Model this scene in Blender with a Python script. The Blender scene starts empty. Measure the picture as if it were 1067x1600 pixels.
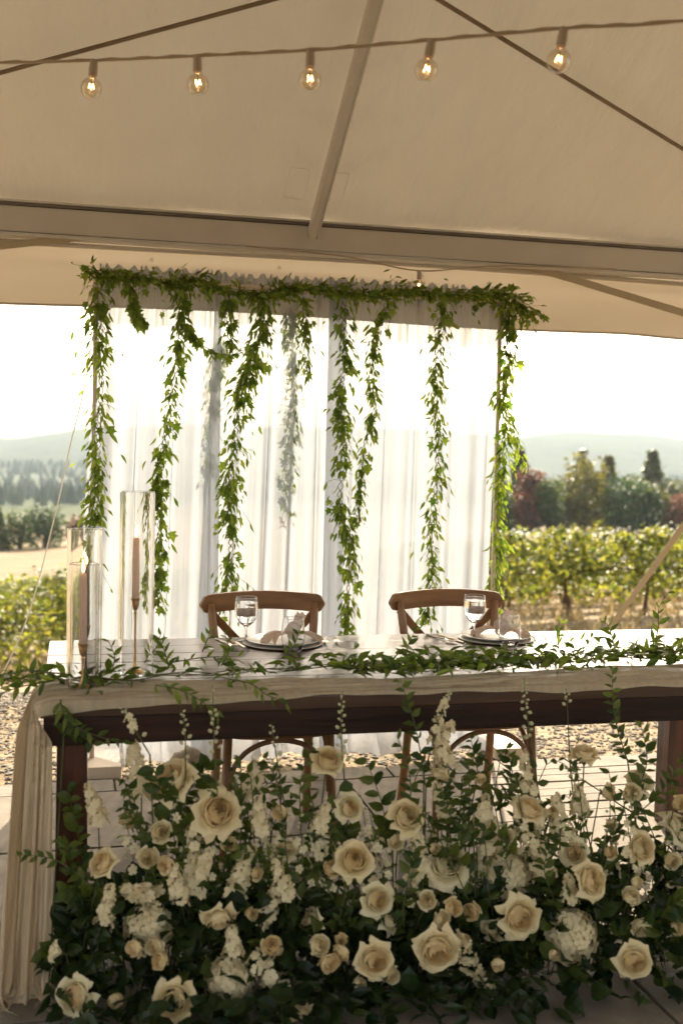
import bpy, bmesh, math, random
import numpy as np
from mathutils import Vector, Matrix, Quaternion

random.seed(7); rng = np.random.default_rng(7)
SC = bpy.context.scene
COL = SC.collection
R = math.radians

# ---------------------------------------------------------------- camera
cam_d = bpy.data.cameras.new('camera'); cam = bpy.data.objects.new('camera', cam_d); COL.objects.link(cam)
CAM = Vector((0.0862, -2.9886, 1.4521))
ax_r = Vector((0.9718, -0.2348, 0.0212)).normalized(); ax_f = Vector((0.2343, 0.9706, -0.0564)).normalized()
ax_u = ax_r.cross(ax_f).normalized(); ax_r = ax_f.cross(ax_u)
M = Matrix((ax_r, ax_u, -ax_f)).transposed().to_4x4(); M.translation = CAM
cam.matrix_world = M
cam_d.sensor_fit = 'VERTICAL'; cam_d.sensor_height = 36.0; cam_d.sensor_width = 24.0
cam_d.lens = 1720.0 * 36.0 / 1600.0
cam_d.clip_start = 0.05; cam_d.clip_end = 20000
cam_d.dof.use_dof = True; cam_d.dof.focus_distance = 4.1; cam_d.dof.aperture_fstop = 2.6
SC.camera = cam

# ---------------------------------------------------------------- sky, sun, exposure
SUN_AZ, SUN_EL = R(18.0), R(33.0)          # azimuth from +Y towards +X
world = bpy.data.worlds.new('World'); SC.world = world; world.use_nodes = True
wn, wl = world.node_tree.nodes, world.node_tree.links
for n in list(wn): wn.remove(n)
sky = wn.new('ShaderNodeTexSky'); sky.sky_type = 'NISHITA'; sky.sun_disc = False
sky.sun_elevation = SUN_EL; sky.sun_rotation = SUN_AZ
sky.air_density = 1.0; sky.dust_density = 4.0; sky.ozone_density = 0.6; sky.altitude = 200
hsv = wn.new('ShaderNodeHueSaturation'); hsv.inputs['Saturation'].default_value = 0.5
wb = wn.new('ShaderNodeMixRGB'); wb.blend_type = 'MULTIPLY'; wb.inputs[0].default_value = 1.0
wb.inputs[2].default_value = (1.0, 0.925, 0.79, 1)       # smoky late-summer haze
bg = wn.new('ShaderNodeBackground'); bg.inputs[1].default_value = 0.15
wo = wn.new('ShaderNodeOutputWorld')
wl.new(sky.outputs[0], hsv.inputs['Color']); wl.new(hsv.outputs[0], wb.inputs[1]); wl.new(wb.outputs[0], bg.inputs[0]); wl.new(bg.outputs[0], wo.inputs[0])

sun_d = bpy.data.lights.new('sun', 'SUN'); sun_d.energy = 5.0; sun_d.angle = R(0.6); sun_d.color = (1.0, 0.86, 0.66)
sun = bpy.data.objects.new('sun', sun_d); COL.objects.link(sun)
sdir = Vector((math.sin(SUN_AZ) * math.cos(SUN_EL), math.cos(SUN_AZ) * math.cos(SUN_EL), math.sin(SUN_EL)))
sun.rotation_euler = sdir.to_track_quat('Z', 'Y').to_euler(); sun.location = (4, 10, 8)

vs = SC.view_settings
vs.view_transform = 'Standard'; vs.look = 'None'; vs.gamma = 1.0; vs.use_curve_mapping = False; vs.exposure = 1.38
SC.display_settings.display_device = 'sRGB'
SC.render.engine = 'CYCLES'
cy = SC.cycles
cy.use_denoising = True; cy.max_bounces = 8; cy.diffuse_bounces = 3; cy.glossy_bounces = 4
cy.transmission_bounces = 8; cy.transparent_max_bounces = 24; cy.volume_bounces = 1
cy.use_adaptive_sampling = True; cy.adaptive_threshold = 0.025
cy.caustics_reflective = False; cy.caustics_refractive = True; cy.sample_clamp_indirect = 6.0

# ---------------------------------------------------------------- helpers
class MB:
    """collects vertices and faces of one mesh"""
    def __init__(s): s.v = []; s.f = []
    def add(s, vs, fs):
        o = len(s.v); s.v.extend([tuple(p) for p in vs]); s.f.extend([tuple(i + o for i in f) for f in fs]); return s
    def box(s, a, b, rot=None, piv=None):
        (x0, y0, z0), (x1, y1, z1) = a, b
        vs = [(x0,y0,z0),(x1,y0,z0),(x1,y1,z0),(x0,y1,z0),(x0,y0,z1),(x1,y0,z1),(x1,y1,z1),(x0,y1,z1)]
        if rot is not None:
            p = Vector(piv or ((x0+x1)/2, (y0+y1)/2, (z0+z1)/2)); vs = [p + rot @ (Vector(v) - p) for v in vs]
        return s.add(vs, [(0,3,2,1),(4,5,6,7),(0,1,5,4),(1,2,6,5),(2,3,7,6),(3,0,4,7)])
    def tube(s, pts, r, n=6, cap=True):
        pts = [Vector(p) for p in pts]; m = len(pts)
        rs = list(r) if hasattr(r, '__len__') else [r] * m
        rings = []; ref = None
        for i, p in enumerate(pts):
            t = (pts[min(i+1, m-1)] - pts[max(i-1, 0)])
            t = t.normalized() if t.length > 1e-9 else Vector((0,0,1))
            if ref is None:
                ref = Vector((1,0,0)) if abs(t.x) < .8 else Vector((0,1,0))
            a = (ref - t * ref.dot(t)).normalized(); b = t.cross(a); ref = a
            rings.append([p + (a * math.cos(2*math.pi*k/n) + b * math.sin(2*math.pi*k/n)) * rs[i] for k in range(n)])
        vs = [q for g in rings for q in g]; fs = []
        for i in range(m-1):
            for k in range(n):
                fs.append((i*n+k, i*n+(k+1)%n, (i+1)*n+(k+1)%n, (i+1)*n+k))
        if cap: fs.append(tuple(reversed(range(n)))); fs.append(tuple((m-1)*n + k for k in range(n)))
        return s.add(vs, fs)
    def lathe(s, prof, n=24, c=(0,0,0), close=False):
        P = [prof[0]]                       # holding rings keep the shading of straight stretches straight
        for (ra, za), (rb, zb) in zip(prof, prof[1:]):
            ln = math.hypot(rb-ra, zb-za)
            if ln > .004:
                e = min(.2, .0016/ln); P += [(lerp(ra,rb,e), lerp(za,zb,e)), (lerp(ra,rb,1-e), lerp(za,zb,1-e))]
            P.append((rb, zb))
        prof = P
        cx, cy_, cz = c; vs = []; fs = []; m = len(prof)
        for r, z in prof:
            for k in range(n):
                a = 2*math.pi*k/n; vs.append((cx + r*math.cos(a), cy_ + r*math.sin(a), cz + z))
        for i in range(m if close else m-1):
            j = (i+1) % m
            for k in range(n): fs.append((i*n+k, i*n+(k+1)%n, j*n+(k+1)%n, j*n+k))
        return s.add(vs, fs)
    def grid(s, fn, nu, nv):
        vs = [fn(i/nu, j/nv) for j in range(nv+1) for i in range(nu+1)]
        fs = [(j*(nu+1)+i, j*(nu+1)+i+1, (j+1)*(nu+1)+i+1, (j+1)*(nu+1)+i) for j in range(nv) for i in range(nu)]
        return s.add(vs, fs)
    def mesh(s, name):
        me = bpy.data.meshes.new(name); me.from_pydata(s.v, [], s.f); me.update(); return me

def smooth(me, on=True):
    me.polygons.foreach_set('use_smooth', [on] * len(me.polygons)); me.update()

def obj(name, mb, mat, parent=None, sm=True, kind=None, local=False, bevel=0, label=None):
    me = mb.mesh(name) if isinstance(mb, MB) else mb
    if bevel:
        bm = bmesh.new(); bm.from_mesh(me)
        bmesh.ops.bevel(bm, geom=list(bm.edges), offset=bevel, segments=2, profile=.6, affect='EDGES', clamp_overlap=True)
        bm.to_mesh(me); bm.free()
    if mat is not None and not me.materials: me.materials.append(mat)
    smooth(me, sm and not bevel)
    o = bpy.data.objects.new(name, me); COL.objects.link(o)
    if parent is not None:
        o.parent = parent
        if not local:
            o.matrix_parent_inverse = PINV.get(parent.name, Matrix.Identity(4))
    if kind: o['kind'] = kind
    if label: o['label'] = label
    return o

PINV = {}
def thing(name, label, cat, loc=(0,0,0), group=None, rot=None):
    """an Empty at the thing's base; parts given in world coordinates are pulled back to it"""
    o = bpy.data.objects.new(name, None); COL.objects.link(o); o.empty_display_size = .05
    o.location = loc
    if rot is not None: o.rotation_mode = 'QUATERNION'; o.rotation_quaternion = rot
    o['label'] = label; o['category'] = cat
    if group: o['group'] = group
    q = rot if rot is not None else Quaternion()
    PINV[o.name] = (Matrix.Translation(Vector(loc)) @ q.to_matrix().to_4x4()).inverted()
    return o

def tag(o, label, cat, group=None, kind=None):
    o['label'] = label; o['category'] = cat
    if group: o['group'] = group
    if kind: o['kind'] = kind
    return o

def struct(name, mb, mat, parent=None, **k):
    o = obj(name, mb, mat, parent, **k)
    if parent is None: o['kind'] = 'structure'
    return o

def link_copy(src, parent, mat_local=None):
    c = src.copy(); COL.objects.link(c); c.parent = parent
    return c

def copy_tree(root, loc, rot=None, label=None, scale=None):
    r = root.copy(); COL.objects.link(r); r.location = loc
    if rot is not None: r.rotation_euler = rot
    if scale is not None: r.scale = scale
    if label: r['label'] = label
    for ch in list(root.children):
        c = ch.copy(); COL.objects.link(c); c.parent = r
        for g in list(ch.children):
            d = g.copy(); COL.objects.link(d); d.parent = c
    return r

def lerp(a, b, t): return a + (b - a) * t
def sstep(a, b, x):
    t = min(1, max(0, (x - a) / (b - a))); return t * t * (3 - 2 * t)
def catmull(pts, n):
    P = [np.array(p, float) for p in pts]; P = [2*P[0]-P[1]] + P + [2*P[-1]-P[-2]]
    out = []
    segs = len(P) - 3
    for i in range(n + 1):
        t = i / n * segs; k = min(int(t), segs - 1); u = t - k
        a, b, c, d = P[k:k+4]
        out.append(.5*((2*b)+(-a+c)*u+(2*a-5*b+4*c-d)*u*u+(-a+3*b-3*c+d)*u**3))
    return np.array(out)

# ---------------------------------------------------------------- materials
def new_mat(name):
    m = bpy.data.materials.new(name); m.use_nodes = True
    nt = m.node_tree
    for n in list(nt.nodes): nt.nodes.remove(n)
    out = nt.nodes.new('ShaderNodeOutputMaterial')
    return m, nt.nodes, nt.links, out

def mat(name, c1, c2=None, rough=.6, scale=8, detail=5, stretch=(1,1,1), bump=0, bscale=None, spec=.4, metal=0,
        trans=0, tcol=None, island=False, coat=0, ramp=(.3,.7), coord='Object', sheen=0, bdist=.02):
    """principled surface with procedural colour variation, relief and optional translucency"""
    m, N, L, out = new_mat(name)
    p = N.new('ShaderNodeBsdfPrincipled'); p.inputs['Roughness'].default_value = rough
    p.inputs['Specular IOR Level'].default_value = spec; p.inputs['Metallic'].default_value = metal
    if coat: p.inputs['Coat Weight'].default_value = coat; p.inputs['Coat Roughness'].default_value = .12
    tc = N.new('ShaderNodeTexCoord'); mp = N.new('ShaderNodeMapping'); mp.inputs['Scale'].default_value = stretch
    L.new(tc.outputs[coord], mp.inputs[0])
    nz = N.new('ShaderNodeTexNoise'); nz.inputs['Scale'].default_value = scale; nz.inputs['Detail'].default_value = detail
    L.new(mp.outputs[0], nz.inputs['Vector'])
    rp = N.new('ShaderNodeValToRGB'); e = rp.color_ramp.elements
    e[0].position, e[1].position = ramp
    e[0].color = (*c1, 1); e[1].color = (*(c2 or c1), 1)
    if island:
        g = N.new('ShaderNodeNewGeometry'); mx = N.new('ShaderNodeMath'); mx.operation = 'ADD'
        s1 = N.new('ShaderNodeMath'); s1.operation = 'MULTIPLY'; s1.inputs[1].default_value = .75
        s2 = N.new('ShaderNodeMath'); s2.operation = 'MULTIPLY'; s2.inputs[1].default_value = .25
        L.new(g.outputs['Random Per Island'], s1.inputs[0]); L.new(nz.outputs[0], s2.inputs[0])
        L.new(s1.outputs[0], mx.inputs[0]); L.new(s2.outputs[0], mx.inputs[1]); L.new(mx.outputs[0], rp.inputs[0])
    else:
        L.new(nz.outputs[0], rp.inputs[0])
    L.new(rp.outputs[0], p.inputs['Base Color'])
    if bump:
        bz = N.new('ShaderNodeTexNoise'); bz.inputs['Scale'].default_value = bscale or scale*4; bz.inputs['Detail'].default_value = 6
        L.new(mp.outputs[0], bz.inputs['Vector'])
        bp = N.new('ShaderNodeBump'); bp.inputs['Strength'].default_value = bump; bp.inputs['Distance'].default_value = bdist
        L.new(bz.outputs[0], bp.inputs['Height']); L.new(bp.outputs[0], p.inputs['Normal'])
    if trans:
        t = N.new('ShaderNodeBsdfTranslucent')
        if tcol: t.inputs[0].default_value = (*tcol, 1)
        else: L.new(rp.outputs[0], t.inputs[0])
        ms = N.new('ShaderNodeMixShader'); ms.inputs[0].default_value = trans
        L.new(p.outputs[0], ms.inputs[1]); L.new(t.outputs[0], ms.inputs[2]); L.new(ms.outputs[0], out.inputs[0])
    else:
        L.new(p.outputs[0], out.inputs[0])
    return m

def leaf_mat(name, c1, c2, tr=.4, tint=(1.3,1.35,.55), rough=.42):
    """leaf: glossy cuticle over a blade that lets light through, each leaf its own tone"""
    m, N, L, out = new_mat(name)
    p = N.new('ShaderNodeBsdfPrincipled'); p.inputs['Roughness'].default_value = rough; p.inputs['Specular IOR Level'].default_value = .35
    g = N.new('ShaderNodeNewGeometry'); oi = N.new('ShaderNodeObjectInfo'); ad = N.new('ShaderNodeMath'); ad.operation = 'ADD'
    fr = N.new('ShaderNodeMath'); fr.operation = 'FRACT'
    L.new(g.outputs['Random Per Island'], ad.inputs[0]); L.new(oi.outputs['Random'], ad.inputs[1]); L.new(ad.outputs[0], fr.inputs[0])
    rp = N.new('ShaderNodeValToRGB'); rp.color_ramp.elements[0].color = (*c1, 1); rp.color_ramp.elements[1].color = (*c2, 1)
    L.new(fr.outputs[0], rp.inputs[0]); L.new(rp.outputs[0], p.inputs['Base Color'])
    mu = N.new('ShaderNodeMixRGB'); mu.blend_type = 'MULTIPLY'; mu.inputs[0].default_value = 1; mu.inputs[2].default_value = (*tint, 1)
    L.new(rp.outputs[0], mu.inputs[1])
    t = N.new('ShaderNodeBsdfTranslucent'); L.new(mu.outputs[0], t.inputs[0])
    ms = N.new('ShaderNodeMixShader'); ms.inputs[0].default_value = tr
    L.new(p.outputs[0], ms.inputs[1]); L.new(t.outputs[0], ms.inputs[2]); L.new(ms.outputs[0], out.inputs[0])
    return m

def glass_mat(name, col=(1,1,1), ior=1.45, rough=0.0):
    m, N, L, out = new_mat(name)
    p = N.new('ShaderNodeBsdfPrincipled'); p.inputs['Base Color'].default_value = (*col, 1); p.inputs['Roughness'].default_value = rough
    p.inputs['IOR'].default_value = ior; p.inputs['Transmission Weight'].default_value = 1
    L.new(p.outputs[0], out.inputs[0]); return m

def thin_glass(name, col=(1,1,1), gain=.85, base=.035):
    """thin blown wall: light goes straight through, the surface reflects more the more it turns away"""
    m, N, L, out = new_mat(name)
    g = N.new('ShaderNodeBsdfGlossy'); g.inputs['Roughness'].default_value = .0
    t = N.new('ShaderNodeBsdfTransparent'); t.inputs[0].default_value = (*col, 1)
    lw = N.new('ShaderNodeLayerWeight'); lw.inputs['Blend'].default_value = .5
    pw = N.new('ShaderNodeMath'); pw.operation = 'POWER'; pw.inputs[1].default_value = 2.6
    ma = N.new('ShaderNodeMath'); ma.operation = 'MULTIPLY_ADD'; ma.inputs[1].default_value = gain; ma.inputs[2].default_value = base
    L.new(lw.outputs['Facing'], pw.inputs[0]); L.new(pw.outputs[0], ma.inputs[0])
    ms = N.new('ShaderNodeMixShader'); L.new(ma.outputs[0], ms.inputs[0])
    L.new(t.outputs[0], ms.inputs[1]); L.new(g.outputs[0], ms.inputs[2]); L.new(ms.outputs[0], out.inputs[0]); return m

def emit_mat(name, col, s):
    m, N, L, out = new_mat(name)
    e = N.new('ShaderNodeEmission'); e.inputs[0].default_value = (*col, 1); e.inputs[1].default_value = s
    L.new(e.outputs[0], out.inputs[0]); return m

def sheer_mat(name, col, transp, transl, tcol=None, bump=None):
    """open weave: part holes, part thread that scatters and transmits"""
    m, N, L, out = new_mat(name)
    d = N.new('ShaderNodeBsdfDiffuse'); d.inputs[0].default_value = (*col, 1)
    t = N.new('ShaderNodeBsdfTranslucent'); t.inputs[0].default_value = (*(tcol or col), 1)
    x = N.new('ShaderNodeBsdfTransparent')
    tc = N.new('ShaderNodeTexCoord'); mp = N.new('ShaderNodeMapping'); mp.inputs['Scale'].default_value = (1, 1, .04)
    nz = N.new('ShaderNodeTexNoise'); nz.inputs['Scale'].default_value = 60; nz.inputs['Detail'].default_value = 4
    L.new(tc.outputs['Object'], mp.inputs[0]); L.new(mp.outputs[0], nz.inputs['Vector'])
    rg = N.new('ShaderNodeMapRange'); rg.inputs[1].default_value = .3; rg.inputs[2].default_value = .7
    rg.inputs[3].default_value = transp - .08; rg.inputs[4].default_value = transp + .08
    L.new(nz.outputs[0], rg.inputs[0])
    if bump:
        b2 = N.new('ShaderNodeTexNoise'); b2.inputs['Scale'].default_value = bump[0]; b2.inputs['Detail'].default_value = 6
        mp2 = N.new('ShaderNodeMapping'); mp2.inputs['Scale'].default_value = bump[1]; L.new(tc.outputs['Object'], mp2.inputs[0]); L.new(mp2.outputs[0], b2.inputs['Vector'])
        bq = N.new('ShaderNodeBump'); bq.inputs['Strength'].default_value = .9; bq.inputs['Distance'].default_value = bump[2]; L.new(b2.outputs[0], bq.inputs['Height'])
        L.new(bq.outputs[0], d.inputs['Normal']); L.new(bq.outputs[0], t.inputs['Normal'])
    m1 = N.new('ShaderNodeMixShader'); m1.inputs[0].default_value = transl
    L.new(d.outputs[0], m1.inputs[1]); L.new(t.outputs[0], m1.inputs[2])
    m2 = N.new('ShaderNodeMixShader'); L.new(rg.outputs[0], m2.inputs[0]); L.new(m1.outputs[0], m2.inputs[1]); L.new(x.outputs[0], m2.inputs[2])
    L.new(m2.outputs[0], out.inputs[0]); return m

MT = {}
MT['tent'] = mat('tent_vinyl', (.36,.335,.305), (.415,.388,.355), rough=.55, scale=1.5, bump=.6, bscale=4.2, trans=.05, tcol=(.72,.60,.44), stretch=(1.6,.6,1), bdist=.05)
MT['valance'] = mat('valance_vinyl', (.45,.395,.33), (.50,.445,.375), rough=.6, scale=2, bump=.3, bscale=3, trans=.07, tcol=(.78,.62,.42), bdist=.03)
MT['alu'] = mat('painted_aluminium', (.48,.44,.385), (.53,.49,.43), rough=.42, scale=5, bump=.05)
MT['rubber'] = mat('dark_track', (.12,.10,.08), (.16,.135,.11), rough=.7)
MT['strap'] = mat('webbing', (.42,.34,.23), (.5,.41,.28), rough=.85, scale=200, bump=.4)
MT['cable'] = mat('light_cable', (.33,.25,.16), (.38,.29,.19), rough=.6)
MT['steelcable'] = mat('tension_cable', (.16,.11,.07), (.22,.16,.1), rough=.6)
MT['socket'] = mat('bulb_socket', (.34,.27,.2), (.4,.32,.24), rough=.45)
MT['bulbglass'] = thin_glass('bulb_glass', (.98,.95,.89))
MT['filament'] = emit_mat('filament', (1.0,.52,.22), 9.0)
MT['flame'] = emit_mat('candle_flame', (1.0,.62,.25), 5.0)
MT['curtain'] = sheer_mat('sheer_voile', (.40,.425,.465), .14, .5)
MT['gauze'] = sheer_mat('cotton_gauze', (.70,.59,.43), .08, .38, tcol=(.78,.64,.44), bump=(30, (.5,3,.5), .012))
MT['pole'] = mat('backdrop_timber', (.58,.47,.35), (.68,.57,.44), rough=.6, scale=6, stretch=(1,1,.1))
MT['table'] = mat('dark_stained_pine', (.014,.005,.003), (.038,.013,.007), spec=.25, rough=.5, scale=5, detail=8, stretch=(.35,6,6), bump=.12, bscale=14, coat=0, ramp=(.35,.68))
MT['tabletop'] = mat('dark_stained_top', (.05,.024,.014), (.085,.04,.024), rough=.34, scale=5, detail=8, stretch=(.35,6,6), bump=.10, bscale=10, coat=.3, ramp=(.35,.68))
MT['leg'] = mat('dark_stained_leg', (.04,.013,.007), (.13,.04,.018), rough=.38, scale=5, detail=8, stretch=(7,7,.4), bump=.14, bscale=14, coat=.3, ramp=(.35,.66))
MT['chair'] = mat('chair_beech', (.20,.09,.036), (.36,.18,.075), rough=.42, scale=7, detail=6, stretch=(.5,4,4), bump=.08, coat=.2)
MT['chairv'] = mat('chair_beech_upright', (.22,.10,.042), (.38,.20,.085), rough=.42, scale=7, detail=6, stretch=(4,4,.5), bump=.08, coat=.2)
MT['cane'] = mat('woven_seat', (.42,.32,.19), (.5,.38,.22), rough=.8, scale=60, bump=.5)
MT['paver'] = mat('concrete_slab', (.145,.12,.09), (.235,.195,.15), rough=.85, scale=9, detail=9, bump=.5, bscale=160, bdist=.004)
MT['paver2'] = mat('edging_paver', (.13,.11,.085), (.23,.195,.15), rough=.85, scale=7, detail=9, bump=.6, bscale=70, bdist=.006)
MT['mortar'] = mat('joint_sand', (.17,.14,.1), (.23,.19,.14), rough=.95, scale=40, bump=.5)
MT['stone'] = mat('gravel_stone', (.11,.095,.075), (.27,.235,.19), rough=.85, island=True, scale=30)
MT['earth'] = None
MT['rock'] = mat('field_rock', (.24,.19,.14), (.36,.30,.22), rough=.9, scale=12, bump=.8, bscale=30)
MT['glass'] = glass_mat('clear_glass', (1,1,1), 1.45)
MT["cylglass"] = glass_mat("cylinder_glass", (.99,.995,.99), 1.45)
MT['water'] = glass_mat('water', (1,1,1), 1.33)
MT['brass'] = mat('brushed_brass', (.66,.40,.18), (.72,.46,.22), rough=.32, metal=1, scale=30)
MT['wax'] = mat('blush_wax', (.86,.71,.61), (.9,.76,.66), rough=.5, scale=6, trans=.6, tcol=(1,.78,.66))
MT['wick'] = mat('wick', (.02,.02,.02), rough=.9)
MT['china'] = mat('stoneware', (.70,.68,.64), (.76,.74,.7), rough=.25, scale=10)
MT['charger'] = mat('charger', (.68,.62,.53), (.74,.68,.6), rough=.5, scale=12)
MT['linen'] = mat('blush_linen', (.70,.54,.44), (.76,.60,.49), rough=.9, scale=90, bump=.3, bdist=.002, trans=.15, tcol=(.8,.6,.48))
MT['steel'] = mat('cutlery', (.62,.52,.42), (.66,.56,.46), rough=.22, metal=1)
MT['gleaf'] = leaf_mat('garland_leaf', (.08,.135,.026), (.26,.30,.07), .58)
MT['tleaf'] = leaf_mat('table_leaf', (.06,.11,.02), (.20,.25,.05), .5)
MT['ivy'] = leaf_mat('ivy_leaf', (.09,.16,.028), (.24,.30,.06), .55)
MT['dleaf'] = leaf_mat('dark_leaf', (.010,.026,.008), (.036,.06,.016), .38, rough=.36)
MT['bleaf'] = leaf_mat('branch_leaf', (.034,.066,.014), (.12,.15,.032), .45)
MT['twig'] = mat('green_stem', (.07,.085,.03), (.11,.11,.045), rough=.6)
MT['brown'] = mat('brown_stem', (.10,.055,.03), (.15,.085,.045), rough=.7)
MT['petal'] = mat('rose_petal', (.89,.735,.43), (.93,.80,.52), rough=.6, scale=18, spec=.2, trans=.28, tcol=(.88,.74,.46))
MT['petalw'] = mat('white_petal', (.88,.765,.49), (.92,.825,.59), rough=.6, scale=18, spec=.2, trans=.3, tcol=(.86,.8,.56))
MT['heart'] = mat('rose_heart_petal', (.91,.73,.42), (.94,.79,.51), rough=.6, scale=18, spec=.2, trans=.4, tcol=(.95,.78,.48))
MT['floret'] = mat('stock_petal', (.87,.74,.46), (.92,.81,.56), rough=.65, scale=30, spec=.2, trans=.25, tcol=(.86,.76,.52))
MT['bud'] = mat('green_bud', (.50,.50,.28), (.72,.68,.45), rough=.55, scale=12, spec=.3, trans=.2, tcol=(.7,.72,.34))
MT['vleaf'] = leaf_mat('vine_leaf', (.075,.12,.028), (.33,.32,.095), .55, tint=(1.3,1.25,.5))
MT['vwood'] = mat('vine_wood', (.07,.045,.03), (.13,.085,.055), rough=.9, scale=20, bump=.6)
MT['bark'] = mat('bark', (.08,.06,.045), (.14,.11,.08), rough=.95, scale=12, bump=.6)
# ---------------------------------------------------------------- terrain
TY = [-4000, 3.4, 5.5, 9, 13, 34, 100, 300, 800, 1300, 6000]
TZ = [-.03, -.03, -.35, -1.35, -1.8, -4.25, -7.6, -18, -34, -38, -38]
def terr(x, y):
    z = float(np.interp(y, TY, TZ))
    return z + 1.6 * x / (abs(x) + 12) * sstep(4, 13, y) * (1 - sstep(300, 900, y))

def ground_material():
    m, N, L, out = new_mat('dry_ground')
    p = N.new('ShaderNodeBsdfPrincipled'); p.inputs['Roughness'].default_value = .95; p.inputs['Specular IOR Level'].default_value = .1
    tc = N.new('ShaderNodeTexCoord')
    n1 = N.new('ShaderNodeTexNoise'); n1.inputs['Scale'].default_value = .35; n1.inputs['Detail'].default_value = 8
    n2 = N.new('ShaderNodeTexNoise'); n2.inputs['Scale'].default_value = 9; n2.inputs['Detail'].default_value = 8
    r1 = N.new('ShaderNodeValToRGB'); e = r1.color_ramp.elements
    e[0].position = .35; e[0].color = (.27, .20, .12, 1); e[1].position = .68; e[1].color = (.38, .30, .20, 1)
    r2 = N.new('ShaderNodeValToRGB'); e = r2.color_ramp.elements
    e[0].position = .3; e[0].color = (.55, .55, .55, 1); e[1].position = .7; e[1].color = (1, 1, 1, 1)
    mu = N.new('ShaderNodeMixRGB'); mu.blend_type = 'MULTIPLY'; mu.inputs[0].default_value = .8
    L.new(tc.outputs['Object'], n1.inputs['Vector']); L.new(tc.outputs['Object'], n2.inputs['Vector'])
    L.new(n1.outputs[0], r1.inputs[0]); L.new(n2.outputs[0], r2.inputs[0]); L.new(r1.outputs[0], mu.inputs[1]); L.new(r2.outputs[0], mu.inputs[2])
    # the valley floor beyond the field is green pasture and woodland
    sx = N.new('ShaderNodeSeparateXYZ'); L.new(tc.outputs['Object'], sx.inputs[0])
    mr = N.new('ShaderNodeMapRange'); mr.inputs[1].default_value = 120; mr.inputs[2].default_value = 320; L.new(sx.outputs[1], mr.inputs[0])
    gm = N.new('ShaderNodeMixRGB'); gm.inputs[2].default_value = (.055, .075, .03, 1); L.new(mr.outputs[0], gm.inputs[0]); L.new(mu.outputs[0], gm.inputs[1])
    bp = N.new('ShaderNodeBump'); bp.inputs['Strength'].default_value = .9; bp.inputs['Distance'].default_value = .06
    L.new(n2.outputs[0], bp.inputs['Height']); L.new(bp.outputs[0], p.inputs['Normal'])
    L.new(gm.outputs[0], p.inputs['Base Color']); L.new(p.outputs[0], out.inputs[0]); return m
MT['earth'] = ground_material()

xs = sorted(set([-2450,-1500,-800,-400,-200,-120,-80,-60,-45,-35,-28] + list(np.arange(-22,60,1.5)) + [64,72,82,95,110,130,160,200,260,350,500,800,1400,2400,4200]))
ys = sorted(set([-640,-300,-150,-60,-30,-15,-8,-3,0,2] + list(np.arange(2.5,16,.5)) + list(np.arange(16,45,1.5)) + list(np.arange(46,130,5)) + [140,160,190,230,280,340,420,520,650,800,1000,1300,1700,2300,2655]))
g = MB()
g.v = [(x, y, terr(x, y) + (random.uniform(-.04,.04) if 6 < y < 60 else 0)) for y in ys for x in xs]
w = len(xs)
g.f = [(j*w+i, j*w+i+1, (j+1)*w+i+1, (j+1)*w+i) for j in range(len(ys)-1) for i in range(w-1)]
struct('ground', g, MT['earth'])

# ---------------------------------------------------------------- far hills
MT['hill'] = mat('wooded_hillside', (.018,.032,.014), (.06,.075,.03), rough=1, scale=.018, detail=10, spec=.05, bump=.9, bscale=.05, bdist=8)
HA = [-1.2,-.4,-.2,-.064,0,.12,.25,.41,.478,.54,.596,.8,1.3,2.5]; HZ = [14,8,7,13,35,54,52,46,58,56,49,36,24,12]
def hillz(x, y, amp=1):
    a = x / (y + 3)
    top = float(np.interp(a, HA, HZ)) + 3*math.sin(x*.011) + 2*math.sin(x*.027+1) + 1.2*math.sin(x*.06)
    t = sstep(1250, 2600, y)
    return lerp(-40, top, t) + 5*math.sin(x*.006+y*.004)*t*(1-t)*4
h = MB()
def hf(u, v):
    y = lerp(1200, 2650, v); x = lerp(-2440, 4190, u); return (x, y, hillz(x, y))
h.grid(hf, 240, 30)
struct('hills', h, MT['hill'])

# wooded ridge in the valley: nobody could count these conifers
MT['forest'] = mat('conifer_mass', (.05,.075,.05), (.10,.125,.08), rough=1, island=True, scale=.3, spec=.05)
fb = MB()
for k in range(4200):
    y = random.uniform(430, 1500); a = random.uniform(-.35, .85); x = a * (y + 3)
    z0 = terr(x, y) + sstep(700, 1250, y) * 14 * (.55 + .45*math.sin(a*9+1)); hgt = random.uniform(5, 11); r0 = hgt * random.uniform(.2,.34)
    n = 6; ph = random.random()*6
    vs_ = [(x + r0*math.cos(ph+i*2*math.pi/n)*random.uniform(.7,1.2), y + r0*math.sin(ph+i*2*math.pi/n), z0 + hgt*.08) for i in range(n)]
    vs_ += [(x + .55*r0*math.cos(ph+.5+i*2*math.pi/n)*random.uniform(.7,1.2), y + .55*r0*math.sin(ph+.5+i*2*math.pi/n), z0 + hgt*random.uniform(.45,.6)) for i in range(n)] + [(x, y, z0 + hgt)]
    fb.add(vs_, [(i, (i+1)%n, n+(i+1)%n, n+i) for i in range(n)] + [(n+i, n+(i+1)%n, 2*n) for i in range(n)])
fo = obj('distant_forest', fb, MT['forest'], sm=False); tag(fo, 'dark hazy conifer forest across the valley below the hills', 'forest', kind='stuff')

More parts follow.
